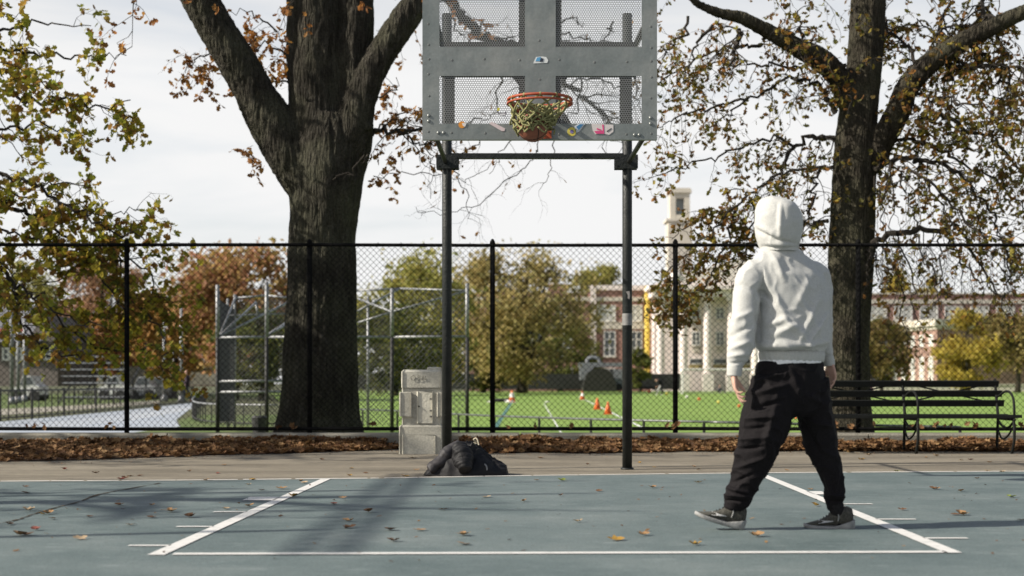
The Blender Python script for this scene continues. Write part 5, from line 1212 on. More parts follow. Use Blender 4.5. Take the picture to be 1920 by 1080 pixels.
for px, Z, w_, sd in ((-200, 130, 140, 41), (70, 165, 130, 42), (560, 150, 120, 43), (2080, 180, 140, 44)):
    far_tree('distant_tree', {41: 'brown tree beyond the left edge of the lawn', 42: 'brown green tree far behind the gabled house', 43: 'green brown tree mostly hidden behind the big trunk', 44: 'brown tree far off beyond the right edge'}[sd], px, 560, 705, w_, Z, DKB + RUST[:2], 3500, .5, seed=sd)
# trees off to the left that shade the court edge
def shade_tree(x, y, h, rx, zc, rz, n_, seed, label):
    r = random.Random(seed); o = empty('shade_tree', (x, y, 0), label, 'tree'); mb = MB()
    mb.tube(catmull([(x, y, -.1), (x + .1, y, h * .35), (x, y + .1, h * .7), (x, y, h)], 5), lerps([.34, .26, .16, .03], 16), 14)
    for q in range(14):
        a = r.uniform(0, 6.28); z = h * r.uniform(.3, .85); e = Vector((x + math.cos(a) * rx * .9, y + math.sin(a) * rx * .9, z + r.uniform(0, 1.4))); mb.tube(catmull([(x, y, z), Vector((x, y, z)).lerp(e, .5) + rvec(.3), e], 4), lerps([.10, .05, .012], 9), 7)
    mb.build('trunk', m_bark2, o, smooth=True); c = Crown(seed, .12, .8)
    for q in range(n_):
        d = rvec();
        while d.length > 1: d = rvec()
        c.twig(Vector((x + d.x * rx, y + d.y * rx, zc + d.z * rz)), rvec(), .8, .008, 1, .1, .3, 6)
    c.m.build('crown', [m_leaf_left, m_twig], o)
shade_tree(-12.5, 15.2, 10.5, 3.2, 6.4, 3.0, 220, 51, 'tree left of the court whose shade falls on the leaf litter')
shade_tree(-13.6, 7.2, 9.5, 2.2, 6.4, 2.2, 60, 52, 'thinner tree left of the court nearer the free throw line')
# fallen leaves lying one by one on the paint and the path
cols = {'tan': (.30, .18, .085), 'brown': (.13, .065, .03), 'pale': (.42, .31, .19), 'ochre': (.34, .20, .04), 'green': (.20, .24, .05), 'rust': (.22, .07, .05)}
lm = {k: mat(k + '_dry_leaf', tuple(q * .7 for q in c), c, 30, .75) for k, c in cols.items()}
pts = [(35, 1003, 'tan'), (52, 1003, 'brown'), (67, 993, 'rust'), (80, 964, 'ochre'), (92, 963, 'tan'), (20, 983, 'brown'), (52, 957, 'pale'), (97, 973, 'tan'), (166, 969, 'brown'), (46, 913, 'brown'), (48, 924, 'brown'), (245, 984, 'tan'), (225, 947, 'brown'), (283, 947, 'tan'), (284, 970, 'brown'), (320, 959, 'tan'), (355, 969, 'brown'), (422, 954, 'pale'), (468, 949, 'tan'), (465, 909, 'pale'), (492, 919, 'brown'), (527, 916, 'tan'), (550, 930, 'ochre'), (643, 934, 'tan'), (625, 945, 'rust'), (652, 977, 'tan'), (653, 989, 'brown'), (731, 993, 'brown'), (738, 1014, 'brown'), (785, 994, 'tan'), (868, 1003, 'tan'), (868, 1020, 'tan'), (911, 932, 'pale'), (982, 940, 'tan'), (1005, 900, 'tan'), (1053, 901, 'green'), (1050, 929, 'brown'), (1123, 921, 'brown'), (1083, 978, 'pale'), (1155, 1012, 'ochre'), (1207, 1003, 'tan'), (1225, 914, 'tan'), (1304, 1021, 'ochre'), (1310, 905, 'pale'), (1520, 918, 'tan'), (1528, 948, 'ochre'), (1750, 917, 'brown'), (1755, 917, 'tan'), (1803, 921, 'tan'), (1898, 932, 'green'), (1795, 965, 'brown'), (1803, 965, 'tan'), (1915, 975, 'tan'), (1831, 897, 'tan'), (1690, 956, 'brown'), (570, 905, 'pale'), (388, 900, 'tan'), (150, 1010, 'pale'), (690, 960, 'brown'), (830, 955, 'tan'), (1420, 1005, 'tan')]
path_pts = [(120, 880, 'rust'), (178, 887, 'brown'), (235, 896, 'brown'), (245, 893, 'tan'), (228, 899, 'rust'), (262, 892, 'brown'), (420, 872, 'tan'), (355, 884, 'brown'), (410, 888, 'rust'), (475, 900, 'ochre'), (565, 902, 'tan'), (605, 862, 'brown'), (660, 878, 'ochre'), (685, 887, 'brown'), (655, 892, 'ochre'), (765, 893, 'ochre'), (757, 892, 'pale'), (780, 881, 'tan'), (775, 859, 'pale'), (1012, 859, 'tan'), (1100, 871, 'brown'), (1200, 868, 'ochre'), (1227, 876, 'ochre'), (1303, 875, 'tan'), (1312, 881, 'ochre'), (1475, 882, 'tan'), (1590, 848, 'ochre'), (1617, 862, 'ochre'), (1630, 853, 'pale'), (1735, 858, 'tan'), (1800, 863, 'pale'), (1818, 862, 'rust'), (1855, 867, 'tan'), (1852, 883, 'ochre'), (1880, 885, 'pale'), (1680, 884, 'green'), (1755, 855, 'pale'), (1530, 870, 'tan')]
for lst, surf in ((pts, 'court'), (path_pts, 'path')):
    for px, py, c in lst:
        p = G(px + R.uniform(-2, 2), py, .012 if surf == 'court' else .006); l = R.uniform(.05, .095); mb = MB(); a = R.uniform(0, 6.28)
        oak_leaf(mb, p, Vector((math.cos(a), math.sin(a), R.uniform(-.08, .08))), (Vector((0, 0, 1)) + rvec(.22)).normalized(), l, l * .95, R.uniform(.12, .42))
        zm = min(q[2] for q in mb.v); mb.v = [(q[0], q[1], q[2] - zm + p.z + .001) for q in mb.v]
        o = mb.build('fallen_leaf', lm[c], None, p)
        if surf == 'court': zone = 'left of the left lane line' if px < 960 + (on(LL, p.y)) / p.y * F else ('right of the right lane line' if px > 960 + on(RL, p.y) / p.y * F else 'between the two lane lines')
        else: zone = 'left of the left hoop post' if px < 838 else ('between the two hoop posts' if px < 1176 else 'right of the right hoop post')
        what = ('blue green court ' if surf == 'court' else 'asphalt strip ') + zone
        tag(o, 'small dry %s leaf lying on the %s' % (c, what), 'leaf', '%s leaves on the %s' % (c, what))

# tall unseen frame added left of the court; its two posts and beam lay the long shadows on the paint
nf = empty('shadow_frame', (-10, 7.2, 0.008), 'unseen frame of two dark posts and a lattice beam added to shade the court', 'frame')
for y in (5.8, 8.75):
    mb = MB(); mb.tube([(-10, y, 0), (-10, y, 6.0)], .05, 12); mb.build('post', m_dk, nf, smooth=True)
mb = MB()
for dx, dz in ((0, 0), (.0, .17), (.14, .09)): mb.tube([(-10 + dx, 4.6, 6.0 + dz), (-10 + dx, 10.8, 6.0 + dz)], .022, 8)
for i in range(52):
    y = 4.6 + i * .12; mb.tube([(-10, y, 6.0 + .17 * (i % 2)), (-10, y + .12, 6.0 + .17 * ((i + 1) % 2))], .012, 6); mb.tube([(-10, y, 6.0), (-9.86, y + .06, 6.09)], .010, 6)
mb.build('lattice_beam', m_dk, nf, smooth=True)
# ------------------------------------------------------------------ the hooded man
MY = 8.0
def M(px, py, dy=0.0): return W(px, py, MY + dy)
SP = MY / F                                         # metres per photo pixel at the man
man = empty('person', (M(1470, 995).x, MY, 0.012), 'person in a pale grey hooded sweatshirt and black joggers walking left with back turned', 'person')
A = math.radians(27); rt = Vector((math.cos(A), math.sin(A), 0)); fw = Vector((-math.sin(A), math.cos(A), 0))
A2 = math.radians(48); rt2 = Vector((math.cos(A2), math.sin(A2), 0)); fw2 = Vector((-math.sin(A2), math.cos(A2), 0))
X1, Y1_ = Vector((1, 0, 0)), Vector((0, 1, 0))
def ell(px, py, dy, rx, ry, u=X1, v=Y1_, tilt=0.0):
    return (M(px, py, dy), u * rx + Vector((0, 0, tilt)), v * ry)
def limb(mb, pts, n=24, k=6):
    """pts: (px, py, dy, radius in photo px)"""
    P = catmull([M(a, b, c) for a, b, c, _ in pts], k); mb.tube(P, [max(.004, q) for q in np.interp(np.linspace(0, len(pts) - 1, len(P)), range(len(pts)), [p[3] * SP for p in pts])], n)
# --- body: one continuous skin (hands, head and legs show or sit inside the clothes)
mb = MB()
mb.loft([ell(1482, 710, .03, .13, .10, rt2, fw2), ell(1484, 660, .03, .14, .10, rt, fw), ell(1486, 600, .02, .15, .10, rt, fw), ell(1482, 540, .02, .165, .105, rt, fw), ell(1474, 505, .01, .13, .085, rt, fw), ell(1466, 480, .0, .06, .06, rt, fw), ell(1462, 462, .0, .052, .055, rt, fw)], 24)
hc = M(1458, 418, .0); hd = (fw * .97 + Vector((-.15, 0, .22))).normalized(); hr = Vector((0, 0, 1)).cross(hd).normalized() * -1; hu = hr.cross(hd).normalized()
if hu.z < 0: hu = -hu
def H(a, b, c): return hc + hd * a + hr * b + hu * c
hring = [(-.112, .060, -.015), (-.07, .072, .03), (-.02, .076, .075)]
rings = []
for z, rx, ry, o in ((-.125, .035, .045, .045), (-.11, .05, .06, .035), (-.08, .062, .075, .02), (-.04, .069, .088, .01), (0, .073, .094, .0), (.04, .073, .094, -.005), (.075, .062, .08, -.008), (.1, .038, .05, -.008), (.11, .01, .014, -.008)):
    rings.append((hc + hu * z + hd * o, hr * rx, hd * ry))
mb.loft(rings, 26)
mb.ball(H(.105, 0, -.03), .016, 10, 8, (1, 1, 1.4)); mb.tube([H(.085, 0, .015), H(.098, 0, -.01), H(.115, 0, -.035), H(.09, 0, -.042)], [.008, .011, .014, .008], 10)
for s in (-1, 1):
    mb.ball(H(.078, s * .031, .012), .013, 10, 8); mb.ball(H(-.005, s * .075, -.01), .024, 10, 8, (.5, 1, 1.3))
    mb.tube([H(.088, s * .048, .032), H(.094, s * .015, .034)], [.006, .007], 8)
mb.tube([H(.088, -.022, -.068), H(.098, 0, -.066), H(.088, .022, -.068)], [.006, .009, .006], 8); mb.ball(H(.075, 0, -.098), .024, 10, 8)
mb.tube([M(1463, 470), H(-.01, 0, -.09)], [.055, .052], 16)
LSH, RSH = (1405, 512, -.08), (1541, 518, .09)
limb(mb, [(1445, 520, -.04, 12), (1408, 530, -.08, 13), (1401, 555, -.10, 14), (1396, 610, -.12, 12.5), (1386, 655, -.13, 11), (1377, 692, -.13, 8.5), (1375, 706, -.13, 8.5)], 18)
limb(mb, [(1510, 522, .06, 12), (1536, 532, .09, 11), (1540, 560, .12, 10), (1541, 605, .14, 10), (1545, 645, .15, 9), (1553, 672, .15, 7), (1556, 684, .15, 7.5)], 18)
limb(mb, [(1455, 700, -.03, 26), (1440, 760, -.05, 27), (1420, 830, -.06, 20), (1400, 890, -.05, 15), (1382, 940, -.04, 11), (1375, 964, -.03, 9), (1370, 976, -.03, 7), (1345, 974, -.03, 4)], 18)
limb(mb, [(1512, 700, .06, 26), (1524, 760, .07, 25), (1539, 830, .08, 18), (1556, 890, .06, 14), (1566, 940, .04, 10), (1571, 966, .03, 9), (1570, 977, .03, 7), (1545, 982, .03, 4)], 18)
def hand(wr, pdir, back, side, k, curl):
    """wr wrist point, pdir along the palm, back = dorsal normal, side = towards the thumb; k scale; curl per finger"""
    pd = pdir.normalized(); sd = (side - pd * side.dot(pd)).normalized(); bk = pd.cross(sd); bk = bk if bk.dot(back) > 0 else -bk
    L_ = .098 * k
    mb.loft([(wr + pd * L_ * t, sd * w_ * k, bk * h_ * k) for t, w_, h_ in ((-.1, .027, .020), (.1, .030, .017), (.45, .039, .017), (.8, .042, .014), (1.0, .038, .010))], 16)
    for i, (o, l, r_) in enumerate(((.030, .072, .0088), (.011, .080, .0090), (-.010, .074, .0086), (-.029, .058, .0076))):
        p = wr + pd * L_ * (.96 - .05 * abs(i - 1)) + sd * o * k; d = pd + sd * (.10 - .07 * i); a = curl[i]; pts = [p - pd * .012]; pts.append(p); ang = a * .4
        for q, f in enumerate((.45, .32, .23)):
            dd = (d * math.cos(ang) - bk * math.sin(ang)).normalized(); pts.append(pts[-1] + dd * l * f * k); ang += a
        mb.tube(pts, [r_ * k * 1.05, r_ * k * 1.05, r_ * k, r_ * k * .93, r_ * k * .7], 10)
    p = wr + pd * L_ * .22 + sd * .026 * k - bk * .004; d1 = (pd * .75 + sd * .6 - bk * .35).normalized(); d2 = (pd * .95 + sd * .15 - bk * .5).normalized()
    mb.tube([p, p + d1 * .034 * k, p + d1 * .034 * k + d2 * .032 * k, p + d1 * .034 * k + d2 * .055 * k], [.013 * k, .0115 * k, .0100 * k, .0065 * k], 10)
lw = M(1376, 702, -.13)
hand(lw, M(1382, 740, -.16) - lw, Vector((-.9, -.45, .1)), Vector((.25, .9, -.1)), 1.0, (.30, .55, .75, .9))
rw = M(1557, 682, .15)
hand(rw, M(1563, 715, .13) - rw, Vector((.8, .5, .1)), Vector((-.2, .6, 0)), .9, (.5, .55, .6, .7))
m_skin = mat('skin', (0.42, 0.235, 0.17), (0.50, 0.30, 0.225), 30, .55, .12, 200, c3=(.55, .335, .26))
bd = fuse(mb, .0052, 3, .4); put(bd, 'body', m_skin, man)

# --- fabric fold sculpting: list of (px0,py0,px1,py1,width px,height px)
def fold_fn(folds, soft=.0022, f0=9, kw_=.8, kh_=1.35, rough=.0010, crease=0.0, top_z=None):
    S = [(np.array([(a - 960) * SP, CAMH + (HY - b) * SP]), np.array([(c - 960) * SP, CAMH + (HY - d) * SP]), w_ * SP * kw_, h_ * SP * kh_) for a, b, c, d, w_, h_ in folds]
    def fn(co, no):
        x = co[:, 0] * MY / co[:, 1]; z = CAMH + (co[:, 2] - CAMH) * MY / co[:, 1]; P = np.stack([x, z], 1); d = np.zeros(len(co)); m_ = np.clip(-no[:, 1] * 2 + .5, 0, 1)
        for a, b, w_, h_ in S:
            ab = b - a; t = np.clip(((P - a) @ ab) / (ab @ ab), 0, 1); q = P - (a + t[:, None] * ab); dist = np.sqrt((q ** 2).sum(1)); d += h_ * np.exp(-(dist / w_) ** 2) * (1 - .55 * (2 * t - 1) ** 2) * m_
        for i, c in enumerate(co):
            v = Vector((c[0] * f0, c[1] * f0, c[2] * f0 * .7)); w1 = 1 - abs(noise.noise(Vector((c[0] * 10 + c[2] * 7, c[1] * 9, c[2] * 9 - c[0] * 6)))) * 2; d[i] += soft * noise.noise(v) + rough * noise.noise(v * 3.1) + crease * (max(0, w1) ** 4 - .25)
        return d
    def fn2(co, no):
        d = fn(co, no); return d * np.clip((top_z - co[:, 2]) / .05, 0, 1) if top_z else d
    return fn2
def clothmat(name, c1, c2, c3, weave=420, rough=.92, bstr=.25, sheen=.08):
    m, nt, b = _nt(name); L = nt.links.new
    tc = nt.nodes.new('ShaderNodeTexCoord'); n = nt.nodes.new('ShaderNodeTexNoise'); n.inputs['Scale'].default_value = weave * .35; n.inputs['Detail'].default_value = 3; L(tc.outputs['Object'], n.inputs['Vector'])
    r = ramp(nt, [(.3, c1), (.5, c2), (.7, c3)]); L(n.outputs['Fac'], r.inputs['Fac']); L(r.outputs['Color'], b.inputs['Base Color'])
    n2 = nt.nodes.new('ShaderNodeTexNoise'); n2.inputs['Scale'].default_value = weave; L(tc.outputs['Object'], n2.inputs['Vector'])
    n3 = nt.nodes.new('ShaderNodeTexNoise'); n3.inputs['Scale'].default_value = 26; n3.inputs['Detail'].default_value = 4; L(tc.outputs['Object'], n3.inputs['Vector'])
    a = nt.nodes.new('ShaderNodeMath'); a.operation = 'MULTIPLY_ADD'; L(n3.outputs['Fac'], a.inputs[0]); a.inputs[1].default_value = 2.2; L(n2.outputs['Fac'], a.inputs[2])
    bp = nt.nodes.new('ShaderNodeBump'); bp.inputs['Strength'].default_value = bstr; bp.inputs['Distance'].default_value = .004; L(a.outputs[0], bp.inputs['Height']); L(bp.outputs[0], b.inputs['Normal'])
    b.inputs['Roughness'].default_value = rough; b.inputs['Specular IOR Level'].default_value = .06; b.inputs['Sheen Weight'].default_value = sheen
    return m
m_hood = clothmat('pale_grey_fleece', (.385, .385, .366), (.44, .44, .42), (.485, .485, .463))
m_rib = clothmat('ribbed_fleece', (.38, .38, .355), (.43, .43, .405), (.47, .47, .445))
hoodie = None
mb = MB()
T = [(676, 1484, .178, .125), (668, 1484, .190, .135), (659, 1484, .192, .139), (651, 1484, .206, .150), (643, 1484, .221, .162), (632, 1485, .226, .165), (615, 1486, .219, .158), (585, 1487, .212, .150), (555, 1487, .216, .150), (535, 1484, .220, .147), (518, 1479, .212, .138), (504, 1474, .212, .118), (492, 1470, .196, .110), (481, 1465, .164, .102), (471, 1463, .122, .097), (464, 1462, .098, .095), (457, 1462, .09, .09)]
mb.loft([ell(c, y, .02, a, b, rt, fw) for y, c, a, b in T], 40)
limb(mb, [(1440, 507, -.03, 20), (1414, 510, -.06, 24), (1404, 527, -.085, 24.5), (1400, 555, -.10, 25), (1398, 585, -.11, 25.5), (1394, 615, -.12, 25), (1391, 645, -.125, 23.5), (1383, 668, -.13, 20), (1379, 681, -.13, 16.5), (1378, 686, -.13, 13.5), (1378, 704, -.13, 13)], 28)
limb(mb, [(1508, 506, .05, 20), (1529, 512, .08, 22), (1537, 527, .10, 21), (1541, 560, .125, 20), (1541, 600, .14, 20), (1544, 635, .15, 18), (1549, 656, .15, 13.5), (1552, 668, .15, 10.5), (1555, 684, .15, 10)], 26)
hm = fuse(mb, .0075, 6, .5)
FOLDS = [(1418, 650, 1490, 650, 8, 5), (1430, 643, 1520, 646, 6, 3.5), (1500, 648, 1548, 642, 7, 4), (1440, 660, 1530, 660, 4, -3.5), (1535, 560, 1500, 640, 7, 3.5), (1550, 590, 1515, 645, 6, 3.5), (1500, 560, 1535, 620, 6, 2.5), (1480, 590, 1520, 650, 6, 2.5), (1450, 545, 1480, 610, 9, 4), (1470, 600, 1500, 625, 7, 3.5), (1430, 500, 1445, 545, 9, 5), (1448, 478, 1470, 525, 7, 3.5), (1425, 545, 1440, 560, 6, -4.5), (1418, 552, 1424, 640, 5, -4.5), (1460, 475, 1462, 495, 10, 2),
         (1440, 610, 1470, 600, 8, 4), (1452, 628, 1495, 610, 9, 4.5), (1372, 600, 1410, 585, 6, 2.5), (1370, 630, 1412, 610, 6, -2.5), (1366, 655, 1408, 640, 6, 3), (1365, 668, 1402, 664, 5, 3), (1366, 682, 1398, 680, 3.5, -3.0), (1385, 530, 1420, 545, 7, -2), (1495, 480, 1540, 530, 8, 2), (1520, 520, 1490, 580, 9, 2.5), (1556, 540, 1545, 600, 5, 2)]
displace(hm, fold_fn(FOLDS, .004, 10, .75, 1.5, .0012, .0055))
hoodie = put(hm, 'hoodie', m_hood, man)
# ribbed hem and cuffs
mb = MB(); mb.loft([ell(1484, y, .02, a, b, rt, fw) for y, a, b in ((681, .183, .130), (675, .192, .138), (664, .197, .143), (659, .193, .138))], 180, fn=lambda i, a: 1 + .011 * math.cos(30 * a))
put(fuse(mb, .006, 1) if False else mb.mesh('r'), 'hem_band', m_rib, hoodie)
mb = MB(); limb(mb, [(1378, 685, -.13, 13.6), (1377.5, 694, -.13, 14.3), (1377, 705, -.13, 13.2)], 26); mb.build('cuff', m_rib, hoodie, smooth=True)
mb = MB(); limb(mb, [(1551.5, 667, .15, 10.8), (1554, 677, .15, 11.3), (1555.5, 686, .15, 10.3)], 26); mb.build('cuff', m_rib, hoodie, smooth=True)
# hood: a shell open at the face
S_ = -math.radians(86)                              # seam runs down the back
mbv = MB(); prof = []; nA = 56
HR = [(472, 1461, .092, .096), (466, 1461, .096, .102), (459, 1461, .105, .114), (450, 1460, .113, .124), (438, 1460, .120, .134), (422, 1460, .124, .140), (408, 1460, .123, .140), (396, 1458, .116, .134), (385, 1455, .102, .120), (377, 1452, .080, .098), (372, 1450, .052, .066), (369.5, 1449, .020, .028)]
opening = math.radians(128)
for i, (y, cx, rx, ry) in enumerate(HR):
    c = M(cx, y, .0)
    for j in range(nA + 1):
        a = opening + math.radians(16 if 2 < i < 9 else 4) + (2 * math.pi - 2 * math.radians(16 if 2 < i < 9 else 4) - math.radians(0)) * j / nA
        Sh = S_ + math.radians(7 - 15 * max(0, min(1, (y - 380) / 75))); q = 1 + .13 * math.exp(-abs(((a - Sh + math.pi) % (2 * math.pi)) - math.pi) / .42) * (1 if 1 < i < 9 else .45)
        mbv.v.append(tuple(c + X1 * rx * math.cos(a) * q + Y1_ * ry * math.sin(a) * q))
for i in range(len(HR) - 1):
    for j in range(nA): mbv.f.append((i * (nA + 1) + j, i * (nA + 1) + j + 1, (i + 1) * (nA + 1) + j + 1, (i + 1) * (nA + 1) + j)); mbv.mi.append(0)
hm = mbv.mesh('hood_shell'); ho = bpy.data.objects.new('t', hm); COL.objects.link(ho)
q = ho.modifiers.new('a', 'SUBSURF'); q.levels = 2; q.render_levels = 2
dg = bpy.context.evaluated_depsgraph_get(); dg.update(); h2_ = bpy.data.meshes.new_from_object(ho.evaluated_get(dg)); bpy.data.objects.remove(ho)
h2_.update()
HF = [(1418, 430, 1455, 449, 4, -4.5), (1455, 449, 1495, 458, 4, -4), (1422, 424, 1458, 443, 5, 3), (1464, 386, 1463, 440, 5, 4.5), (1470, 384, 1495, 392, 8, 2.5), (1440, 456, 1490, 459, 4, 3), (1430, 462, 1495, 464, 3, -3), (1445, 380, 1435, 420, 12, 1.5), (1480, 400, 1500, 430, 10, 1.5)]
displace(h2_, fold_fn(HF, .003, 11, .9, 1.3, .001, .003))
hob = put(h2_, 'hood', m_hood, hoodie); md = hob.modifiers.new('thick', 'SOLIDIFY'); md.thickness = .006; md.offset = 0
# white T-shirt edge
mb = MB(); R2 = random.Random(3)
mb.loft([ell(1482, y, .02, a, b, rt, fw) for y, a, b in ((685, .184, .135), (682, .190, .140), (676, .188, .138), (668, .17, .12))], 48, fn=lambda i, a: 1 + (.02 * math.sin(5 * a + 1) + .004 * math.sin(9 * a)) * (1 if i < 2 else 0), cap=False)
tm = mb.mesh('t')
for v in tm.vertices:
    if v.co.z < M(0, 680).z + .002: v.co.z += .004 * math.sin(v.co.x * 40) + .008 * (v.co.x - M(1478, 0).x) / .2
put(tm, 'undershirt', clothmat('white_cotton', (.72, .72, .72), (.76, .76, .76), (.8, .8, .8)), man)
# --- joggers
m_jog = clothmat('black_jogger_cloth', (.0085, .0075, .0080), (.0118, .0105, .0112), (.0155, .0139, .0149), 500, .75, .35, 0)
mb = MB()
mb.loft([ell(c, y, .02, a, b, u_, v_) for y, c, a, b, u_, v_ in ((672, 1484, .184, .130, rt, fw), (682, 1482, .197, .138, rt, fw), (700, 1481, .202, .148, rt, fw), (722, 1481, .203, .155, rt, fw), (748, 1480, .195, .152, rt, fw), (770, 1484, .165, .13, rt, fw), (782, 1488, .11, .09, rt, fw))], 40)
limb(mb, [(1452, 715, -.02, 43), (1446, 750, -.04, 48), (1437, 785, -.05, 47.5), (1428, 815, -.06, 43), (1420, 840, -.065, 38.5), (1412, 865, -.06, 34), (1401, 892, -.055, 29), (1392, 915, -.05, 26), (1384, 932, -.045, 26), (1380, 941, -.04, 25), (1377, 949, -.04, 20.5), (1375, 957, -.04, 18.5)], 30)
limb(mb, [(1515, 715, .05, 40), (1522, 750, .06, 37.5), (1529, 785, .07, 34), (1535, 812, .08, 32.5), (1541, 838, .08, 30.5), (1549, 862, .07, 26.5), (1559, 890, .06, 22.5), (1564, 912, .05, 19.5), (1566, 929, .045, 19.5), (1566, 938, .04, 19), (1566.5, 947, .04, 16), (1567, 955, .04, 15)], 28)
jm = fuse(mb, .0062, 5, .5)
JF = [(1420, 715, 1470, 700, 6, 4), (1415, 740, 1475, 722, 7, 5), (1408, 768, 1470, 750, 7, -4), (1400, 785, 1455, 780, 7, 5), (1395, 805, 1440, 800, 6, -4), (1384, 825, 1440, 818, 7, 5), (1385, 842, 1430, 838, 5, -4.5), (1388, 832, 1375, 880, 8, 4), (1375, 880, 1430, 860, 6, 3), (1372, 905, 1410, 890, 5, -3), (1366, 915, 1405, 925, 4.5, 4), (1360, 928, 1405, 932, 4, 5), (1360, 938, 1400, 940, 3.5, -4), (1440, 800, 1450, 860, 8, 3), (1455, 760, 1430, 840, 9, 4), (1548, 890, 1560, 930, 6, 4), (1572, 880, 1566, 925, 5, 3.5), (1548, 928, 1584, 932, 4, 4.5), (1548, 938, 1582, 941, 3, -4), (1535, 840, 1570, 860, 7, 3), (1520, 790, 1560, 800, 8, 3), (1510, 740, 1550, 760, 9, 3), (1412, 700, 1400, 780, 5, -3), (1480, 690, 1500, 740, 9, 3), (1495, 780, 1540, 850, 7, -3)]
displace(jm, fold_fn(JF, .006, 11, .62, 1.6, rough=.003, crease=.009, top_z=M(0, 678).z))
jog = put(jm, 'joggers', m_jog, man)
m_sock = clothmat('dark_grey_sock', (.012, .0115, .012), (.017, .016, .0165), (.022, .021, .0215), 400, .9, .25, 0)
for pts in ([(1375, 948, -.035, 18), (1373, 960, -.03, 15.5), (1373, 968, -.03, 12), (1374, 984, -.03, 9)], [(1567, 947, .035, 15), (1570, 958, .03, 14), (1573, 967, .03, 11.5), (1575, 984, .03, 9)]):
    mb = MB(); limb(mb, pts, 22); mb.build('sock', m_sock, man, smooth=True)
# --- shoes
m_knit = clothmat('grey_knit_upper', (.036, .035, .028), (.058, .056, .047), (.088, .085, .072), 300, .85, .5)
m_sole = mat('pale_foam_sole', (.15, .15, .143), (.24, .24, .232), 18, .65, .2, 90, c3=(.31, .31, .30))
m_lace = mat('black_lace', (.012, .012, .012), None, rough=.8)
def shoe(heel, yaw, pitch, L_):
    d = Vector((-math.cos(yaw), math.sin(yaw), 0)); d = (d * math.cos(pitch) + Vector((0, 0, math.sin(pitch)))).normalized(); sd = Vector((math.sin(yaw), math.cos(yaw), 0)); up = sd.cross(d); up = up if up.z > 0 else -up
    def P(t, s, u_): return heel + d * (t * L_) + sd * s + up * u_
    o = empty('shoe', heel); o.parent = man; o.location = heel - LOC['person']
    mb = MB()      # upper: rings from heel to toe: t, half width, base, top
    rg = [(-.015, .022, .035, .095), (.01, .037, .022, .124), (.09, .046, .02, .134), (.20, .048, .02, .137), (.32, .046, .02, .130), (.42, .045, .02, .106), (.55, .046, .02, .074), (.70, .049, .02, .056), (.83, .046, .02, .046), (.93, .034, .02, .038), (.985, .015, .022, .032)]
    mb.loft([(P(t, 0, (a + b) / 2), sd * w_, up * ((b - a) / 2)) for t, w_, a, b in rg], 24)
    sm = fuse(mb, .005, 3); sm.name = 'upper'
    for v in sm.vertices: v.co.z = max(v.co.z, .02)
    put(sm, 'upper', m_knit, o)
    mb = MB(); n_ = 26; top = []; bot = []
    out = [(-.055, 0), (-.035, .032), (.05, .047), (.2, .047), (.38, .043), (.55, .048), (.72, .052), (.86, .048), (.95, .034), (1.0, .012)]
    loop = [(t, s) for t, s in out] + [(t, -s) for t, s in reversed(out[1:])]
    def lift(t): return .003 + .016 * max(0, (t - .72) / .28) ** 2 + .006 * max(0, (.06 - t) / .08)
    def th(t): return .024 + .032 * max(0, 1 - max(0, t) / .42) ** 1.3 if t < .8 else .024 - .004 * (t - .8) * 5
    Pb = [P(t, s * .94, lift(t)) for t, s in loop]; Pm = [P(t, s * 1.04, lift(t) + th(t) * .5) for t, s in loop]; Pt = [P(t, s, lift(t) + th(t)) for t, s in loop]; k = len(loop)
    mb.add(Pb + Pm + Pt, [tuple(range(k - 1, -1, -1)), tuple(range(2 * k, 3 * k))] + [(i, (i + 1) % k, k + (i + 1) % k, k + i) for i in range(k)] + [(k + i, k + (i + 1) % k, 2 * k + (i + 1) % k, 2 * k + i) for i in range(k)])
    me_ = mb.mesh('s'); ob_ = bpy.data.objects.new('t', me_); COL.objects.link(ob_); bv = ob_.modifiers.new('b', 'BEVEL'); bv.width = .006; bv.segments = 3; bv.limit_method = 'ANGLE'; dg_ = bpy.context.evaluated_depsgraph_get(); dg_.update(); m2_ = bpy.data.meshes.new_from_object(ob_.evaluated_get(dg_)); bpy.data.objects.remove(ob_); put(m2_, 'sole', m_sole, o)
    mb = MB()
    for i in range(5):
        t = .36 + .055 * i; h = float(np.interp(t, [r_[0] for r_ in rg], [r_[3] for r_ in rg])); mb.tube([P(t, -.026, h - .016), P(t + .01, 0, h + .002), P(t, .026, h - .016)], .0032, 6)
    for s in (-1, 1): mb.tube(catmull([P(.36, 0, .114), P(.39, s * .02, .122), P(.44, s * .034, .112), P(.42, s * .03, .098)], 4), .0026, 6)
    mb.build('lace', m_lace, o, smooth=True)
    mb = MB(); mb.tube(catmull([P(.30, -.0455, .055), P(.29, -.0475, .085), P(.34, -.040, .118)], 4), .0035, 6); mb.build('trim', m_sole, o, smooth=True)
    # curved tick mark on the side of the upper
    mb = MB(); a = [(.40, .054), (.48, .050), (.58, .046), (.70, .040)]; b = [(.40, .057), (.48, .057), (.60, .057), (.69, .062)]
    def sw(t, u_):
        w_ = float(np.interp(t, [r_[0] for r_ in rg], [r_[1] for r_ in rg])); lo = .02; hi = float(np.interp(t, [r_[0] for r_ in rg], [r_[3] for r_ in rg])); c = (u_ - (lo + hi) / 2) / ((hi - lo) / 2); return P(t, -w_ * math.sqrt(max(.05, 1 - c * c)) - .002, u_)
    ca = catmull([Vector((x, y, 0)) for x, y in a], 6); cb = catmull([Vector((x, y, 0)) for x, y in b], 6)
    V = [sw(p.x, p.y) for p in ca] + [sw(p.x, p.y) for p in cb]; k = len(ca); mb.add(V, [(i, i + 1, k + i + 1, k + i) for i in range(k - 1)])
    mb.build('tick_mark', mat('pale_print', (.45, .45, .44), None, rough=.6), o)
    return o
